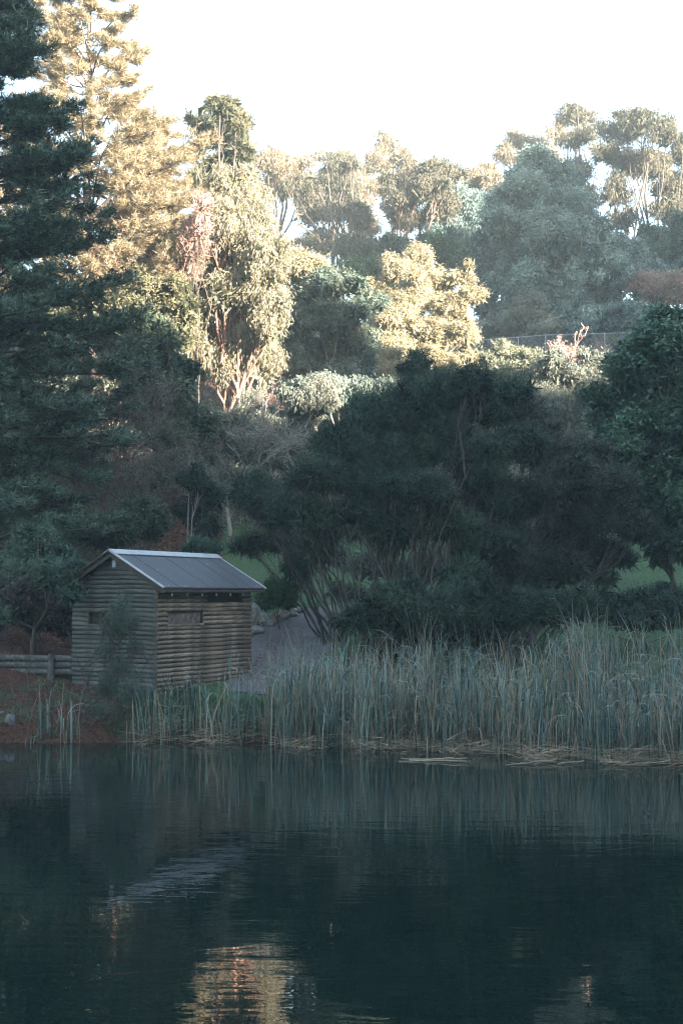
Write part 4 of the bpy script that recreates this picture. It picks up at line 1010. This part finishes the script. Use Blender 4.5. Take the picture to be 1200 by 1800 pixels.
scatter('leaf_litter', 'reddish fallen needles and leaves on the left bank', 'leaf litter', 26000, (-9.5, -4.4), (32.3, 42), 0.07, 0.02, L_litter, 0.15, 0.3, lambda x, y: (~in_hut(x, y)) * 1.0, 0.01)
scatter('path_leaves', 'brown leaves lying along the path edge below the rocks', 'leaf litter', 1600, (-2.9, -1.0), (37, 47), 0.06, 0.03, L_litter, 0.2, 0.3, lambda x, y: np.clip(1.2 - np.abs(x - (-2.3 + (y - 42) * 0.13)) * 2.2, 0, 1), 0.055)

scatter('bank_weeds', 'low dark weeds growing over the left bank', 'weeds', 5200, (-9.5, -4.6), (32.3, 36.6), 0.22, 0.02, L_under, 0.8, 0.4, lambda x, y: (~in_hut(x, y)) * (np.sin(x * 3.3 + 1) * np.cos(y * 2.6) > -0.1) * 0.9)
o = scatter('shore_tangle', 'dark tangle of dead grass along the waterline', 'undergrowth', 9000, (-9, 10), (32.0, 33.4), 0.26, 0.014, L_litter, 0.5, 0.5, lambda x, y: np.clip(1.2 - np.abs(y - 32.5) * 1.1, 0, 1))
scatter('shore_grass', 'long dark green grass in front of the hut', 'grass', 9000, (-5.4, -1.0), (32.5, 35.6), 0.24, 0.013, leaf_mat('long_grass', (0.02, 0.05, 0.025), (0.08, 0.13, 0.06), 0.3), 1.0, 0.3, lambda x, y: (~in_hut(x, y)) * (0.4 + 0.6 * (np.sin(x * 4) * np.sin(y * 3) > 0)))
# ------------------------------------------------------------------ reeds
def blades(x, y, z, H, W, bend, lean, K=10, az=None):
    """Ribbons that rise and arch over. bend 0..1.6 (rad of extra curl at the tip)."""
    n_ = len(x)
    az = rng.uniform(0, 2 * math.pi, n_) if az is None else az
    t = np.linspace(0, 1, K)
    kink = rng.uniform(0.35, 0.75, n_)
    th = lean[:, None] * (0.3 + t[None]) + bend[:, None] * np.clip((t[None] - kink[:, None]) / (1 - kink[:, None]), 0, 1) ** 1.1
    ds = (H / (K - 1))[:, None]
    r = np.concatenate([np.zeros((n_, 1)), np.cumsum(np.sin(th[:, :-1]) * ds, 1)], 1)
    zz = np.concatenate([np.zeros((n_, 1)), np.cumsum(np.cos(th[:, :-1]) * ds, 1)], 1)
    X = x[:, None] + r * np.cos(az)[:, None]; Y = y[:, None] + r * np.sin(az)[:, None]; Z = z[:, None] + zz
    pa_ = az + math.pi / 2 + rng.normal(size=n_) * 0.5
    wv = W[:, None] * 0.5 * np.clip(1.15 - t[None] ** 3 * 1.1, 0.08, 1)
    vz = rng.choice([-1, 1], n_) * rng.uniform(0.6, 1.6, n_); cz_ = 1 / np.sqrt(1 + vz ** 2)
    sxv = (np.cos(pa_) * cz_)[:, None] * wv; syv = (np.sin(pa_) * cz_)[:, None] * wv; szv = (vz * cz_)[:, None] * wv * t[None]
    V = np.stack([np.stack([X - sxv, Y - syv, Z - szv], -1), np.stack([X + sxv, Y + syv, Z + szv], -1)], 2).reshape(-1, 3)
    ii = np.arange(n_ * K * 2).reshape(n_, K, 2)
    Fc = np.stack([ii[:, :-1, 0], ii[:, :-1, 1], ii[:, 1:, 1], ii[:, 1:, 0]], -1).reshape(-1, 4)
    return V, Fc, K * 2
def reed_arrays(x, y, hmul=1.0, dry=False, hb=2.08):
    n_ = len(x); z = np.maximum(ground_z(x, y), -0.3) - 0.02
    H = hb * hmul * rng.uniform(0.35, 1.15, n_) * (1 + 0.14 * np.sin(x * 2.3 + 1) * np.cos(y * 1.9))
    W = rng.uniform(0.018, 0.044, n_) * (0.75 if dry else 1)
    bend = np.where(rng.random(n_) < (0.5 if not dry else 0.35), rng.uniform(1.4, 3.0, n_), rng.uniform(0, 0.5, n_))
    lean = np.abs(rng.normal(size=n_)) * (0.20 if not dry else 0.36)
    return blades(x, y, z, H, W, bend, lean)
def reeds_obj(name, xy, parent=None, dry=False, off=None, hmul=1.0, hb=2.15):
    V, Fc, per = reed_arrays(xy[:, 0], xy[:, 1], hmul, dry, hb)
    if off is not None: V = V - off
    tb = rng.random(len(xy)) ** 1.5; tl = np.repeat(np.linspace(0, 1, per // 2), 2)
    tint = np.clip(tb[:, None] * 0.75 + (tl[None] - 0.45) * 0.45, 0, 1).ravel()      # bleached tips paled further as painted arch highlights; darker bases
    return link_mesh(name, np_mesh(name, V, Fc, tint, True), L_reeddry if dry else L_reed, parent)
# front edge of the bed by photo column -> depth
EX = np.array([480, 560, 700, 840, 900, 1000, 1200, 1300]); EY_ = np.array([32.4, 31.2, 30.9, 30.2, 29.6, 28.9, 28.2, 28.0])
BX = np.array([480, 600, 800, 900, 1000, 1200, 1300]); BY = np.array([33.6, 34.6, 34.8, 35.4, 36.6, 37.4, 37.4])
def bed(n_, back=None):
    t = rng.uniform(480, 1290, n_); f = rng.random(n_)
    ye = np.interp(t, EX, EY_) + np.sin(t * 0.045) * 0.45 + np.sin(t * 0.11) * 0.25; yb = np.interp(t, BX, BY)
    y = ye + (yb - ye) * f; x = (t - 600) / F * y
    return x, y
ncl = 270; cxs, cys = bed(ncl)
ix = rng.integers(0, ncl, 7000)
ix = ix[:2500]
xy = np.stack([cxs[ix] + rng.normal(size=len(ix)) * 0.14, cys[ix] + rng.normal(size=len(ix)) * 0.14], 1)
tag(reeds_obj('reeds', xy), 'dense blue-green reed bed along the right shore', 'reeds', kind='stuff')
ix = rng.integers(0, ncl, 2400)
xy = np.stack([cxs[ix] + rng.normal(size=len(ix)) * 0.2, cys[ix] + rng.normal(size=len(ix)) * 0.2], 1)
tag(reeds_obj('dry_reeds', xy, dry=True, hmul=0.95), 'straw-coloured dead stems standing among the green reeds', 'reeds', kind='stuff')
# broken dead stems lying low at the water's edge
def litter_stems(n_, tr, yo, label, zr=(0.0, 0.35), L=0.7):
    t = rng.uniform(tr[0], tr[1], n_); ye = np.interp(t, EX, EY_) + np.sin(t * 0.045) * 0.45; y = ye + rng.normal(size=n_) * yo + 0.25; x = (t - 600) / F * y
    z = np.maximum(ground_z(x, y), 0.0) + rng.uniform(zr[0], zr[1], n_) * rng.random(n_) + 0.01
    d = unit(rng.normal(size=(n_, 3)) * np.array([1, 0.8, 0.22]))
    o = link_mesh('fallen_reeds', leaf_mesh('fallen_reeds', np.stack([x, y, z], 1), d, L * rng.uniform(.4, 1.4, n_), np.full(n_, 0.014), rng.random(n_), False), L_reeddry)
    tag(o, label, 'reeds', kind='stuff')
litter_stems(2600, (250, 1290), 0.40, 'tangle of fallen straw stems at the foot of the reeds')

def reed_clump(px, py, D, n_, label, h, spread=0.22, dryf=0.25):
    b0 = P(px, py, D); b0[2] = max(gz(b0[0], D), 0) - 0.02
    root = empty('reed_clump', tuple(b0)); tag(root, label, 'reed clump', 'reed clumps along the shore')
    r_ = rng.normal(size=(n_, 2)) * spread + b0[:2]
    reeds_obj('green_blades', r_, root, False, b0, 1.0, h)
    nd = max(3, int(n_ * dryf)); r_ = rng.normal(size=(nd, 2)) * spread * 1.3 + b0[:2]
    reeds_obj('dry_blades', r_, root, True, b0, 0.85, h)
reed_clump(85, 1300, 32.3, 14, 'sparse lone reed clump in the water below the log retaining wall', 1.95, 0.22, 0.5)
reed_clump(122, 1306, 32.1, 6, 'few thin reeds just right of the lone clump on the left', 1.2, 0.12, 0.8)
reed_clump(52, 1310, 31.8, 4, 'tiny green reed sprout at the far left of the water edge', 0.45, 0.05, 0.5)
reed_clump(252, 1296, 32.4, 22, 'small reed clump at the lake side of the hut corner', 1.5, 0.18, 0.6)
reed_clump(290, 1300, 32.2, 26, 'reed clump in front of the brown log wall near its corner', 1.7, 0.22, 0.5)
reed_clump(345, 1290, 32.5, 36, 'reed clump in front of the middle of the brown log wall', 2.0, 0.26, 0.4)
reed_clump(400, 1295, 32.4, 34, 'reed clump in front of the right end of the brown log wall', 2.0, 0.26, 0.4)
reed_clump(440, 1290, 32.5, 26, 'short reed clump between the hut and the main reed bed', 1.8, 0.26, 0.5)
reed_clump(520, 1300, 31.6, 60, 'tall reed clump forming the left end of the main reed bed', 2.1, 0.24, 0.2)
reed_clump(575, 1312, 31.2, 44, 'dark green reed clump standing forward second in the bed', 1.95, 0.16, 0.2)
reed_clump(655, 1312, 30.9, 60, 'tall arching reed clump left of the middle of the bed', 2.3, 0.26, 0.25)
reed_clump(775, 1318, 30.6, 50, 'straw-tinged reed clump by the broken stems in the middle', 1.8, 0.3, 0.9)
reed_clump(905, 1322, 30.0, 70, 'dense arching reed clump right of the middle standing in water', 2.0, 0.26, 0.15)
reed_clump(1060, 1335, 29.0, 80, 'largest forward reed clump with heavily arched pale tips', 2.15, 0.26, 0.15)
reed_clump(1140, 1330, 29.0, 60, 'reed clump with arched tips near the right edge', 1.95, 0.26, 0.2)
for (px, py, D, L_, lab) in [(765, 1348, 28.6, 1.5, 'long bleached reed stem floating left of the middle of the bed'), (945, 1352, 28.0, 1.1, 'pair of broken reed stems floating before the dense clump'),
                             (1185, 1352, 27.9, 1.0, 'bleached reed stems floating at the right edge')]:
    b0 = P(px, py, D); b0[2] = 0.0
    PL_ = []
    for i in range(4):
        a = rng.normal() * 0.5 + (0 if i % 2 else 0.3); s_ = rng.normal(size=3) * np.array([0.3, 0.15, 0]); d = np.array([math.cos(a), math.sin(a) * 0.6, rng.uniform(-0.02, 0.12)])
        PL_.append(curve_pts(s_ - d * L_ / 2 * rng.uniform(.5, 1), s_ + d * L_ / 2, 5, wob=0.05) + np.array([0, 0, 0.03]))
    o = link_mesh('floating_reeds', tubes_mesh('floating_reeds', np.array(PL_), np.full((4, 5), 0.011), 4), L_reeddry, None, tuple(b0))
    tag(o, lab, 'reed stems', 'reed stems floating on the water')

# ------------------------------------------------------------------ haze
m, n, out = new_mat('haze')
v = N(n, 'ShaderNodeVolumePrincipled'); v.inputs['Color'].default_value = (0.82, 0.95, 0.97, 1); v.inputs['Density'].default_value = HAZE
v.inputs['Anisotropy'].default_value = 0.3
n.links.new(v.outputs[0], out.inputs['Volume'])
tag(link_mesh('haze', box_mesh(-235, 180, -100, 270, -3.0, 80, 'haze'), m), kind='stuff')
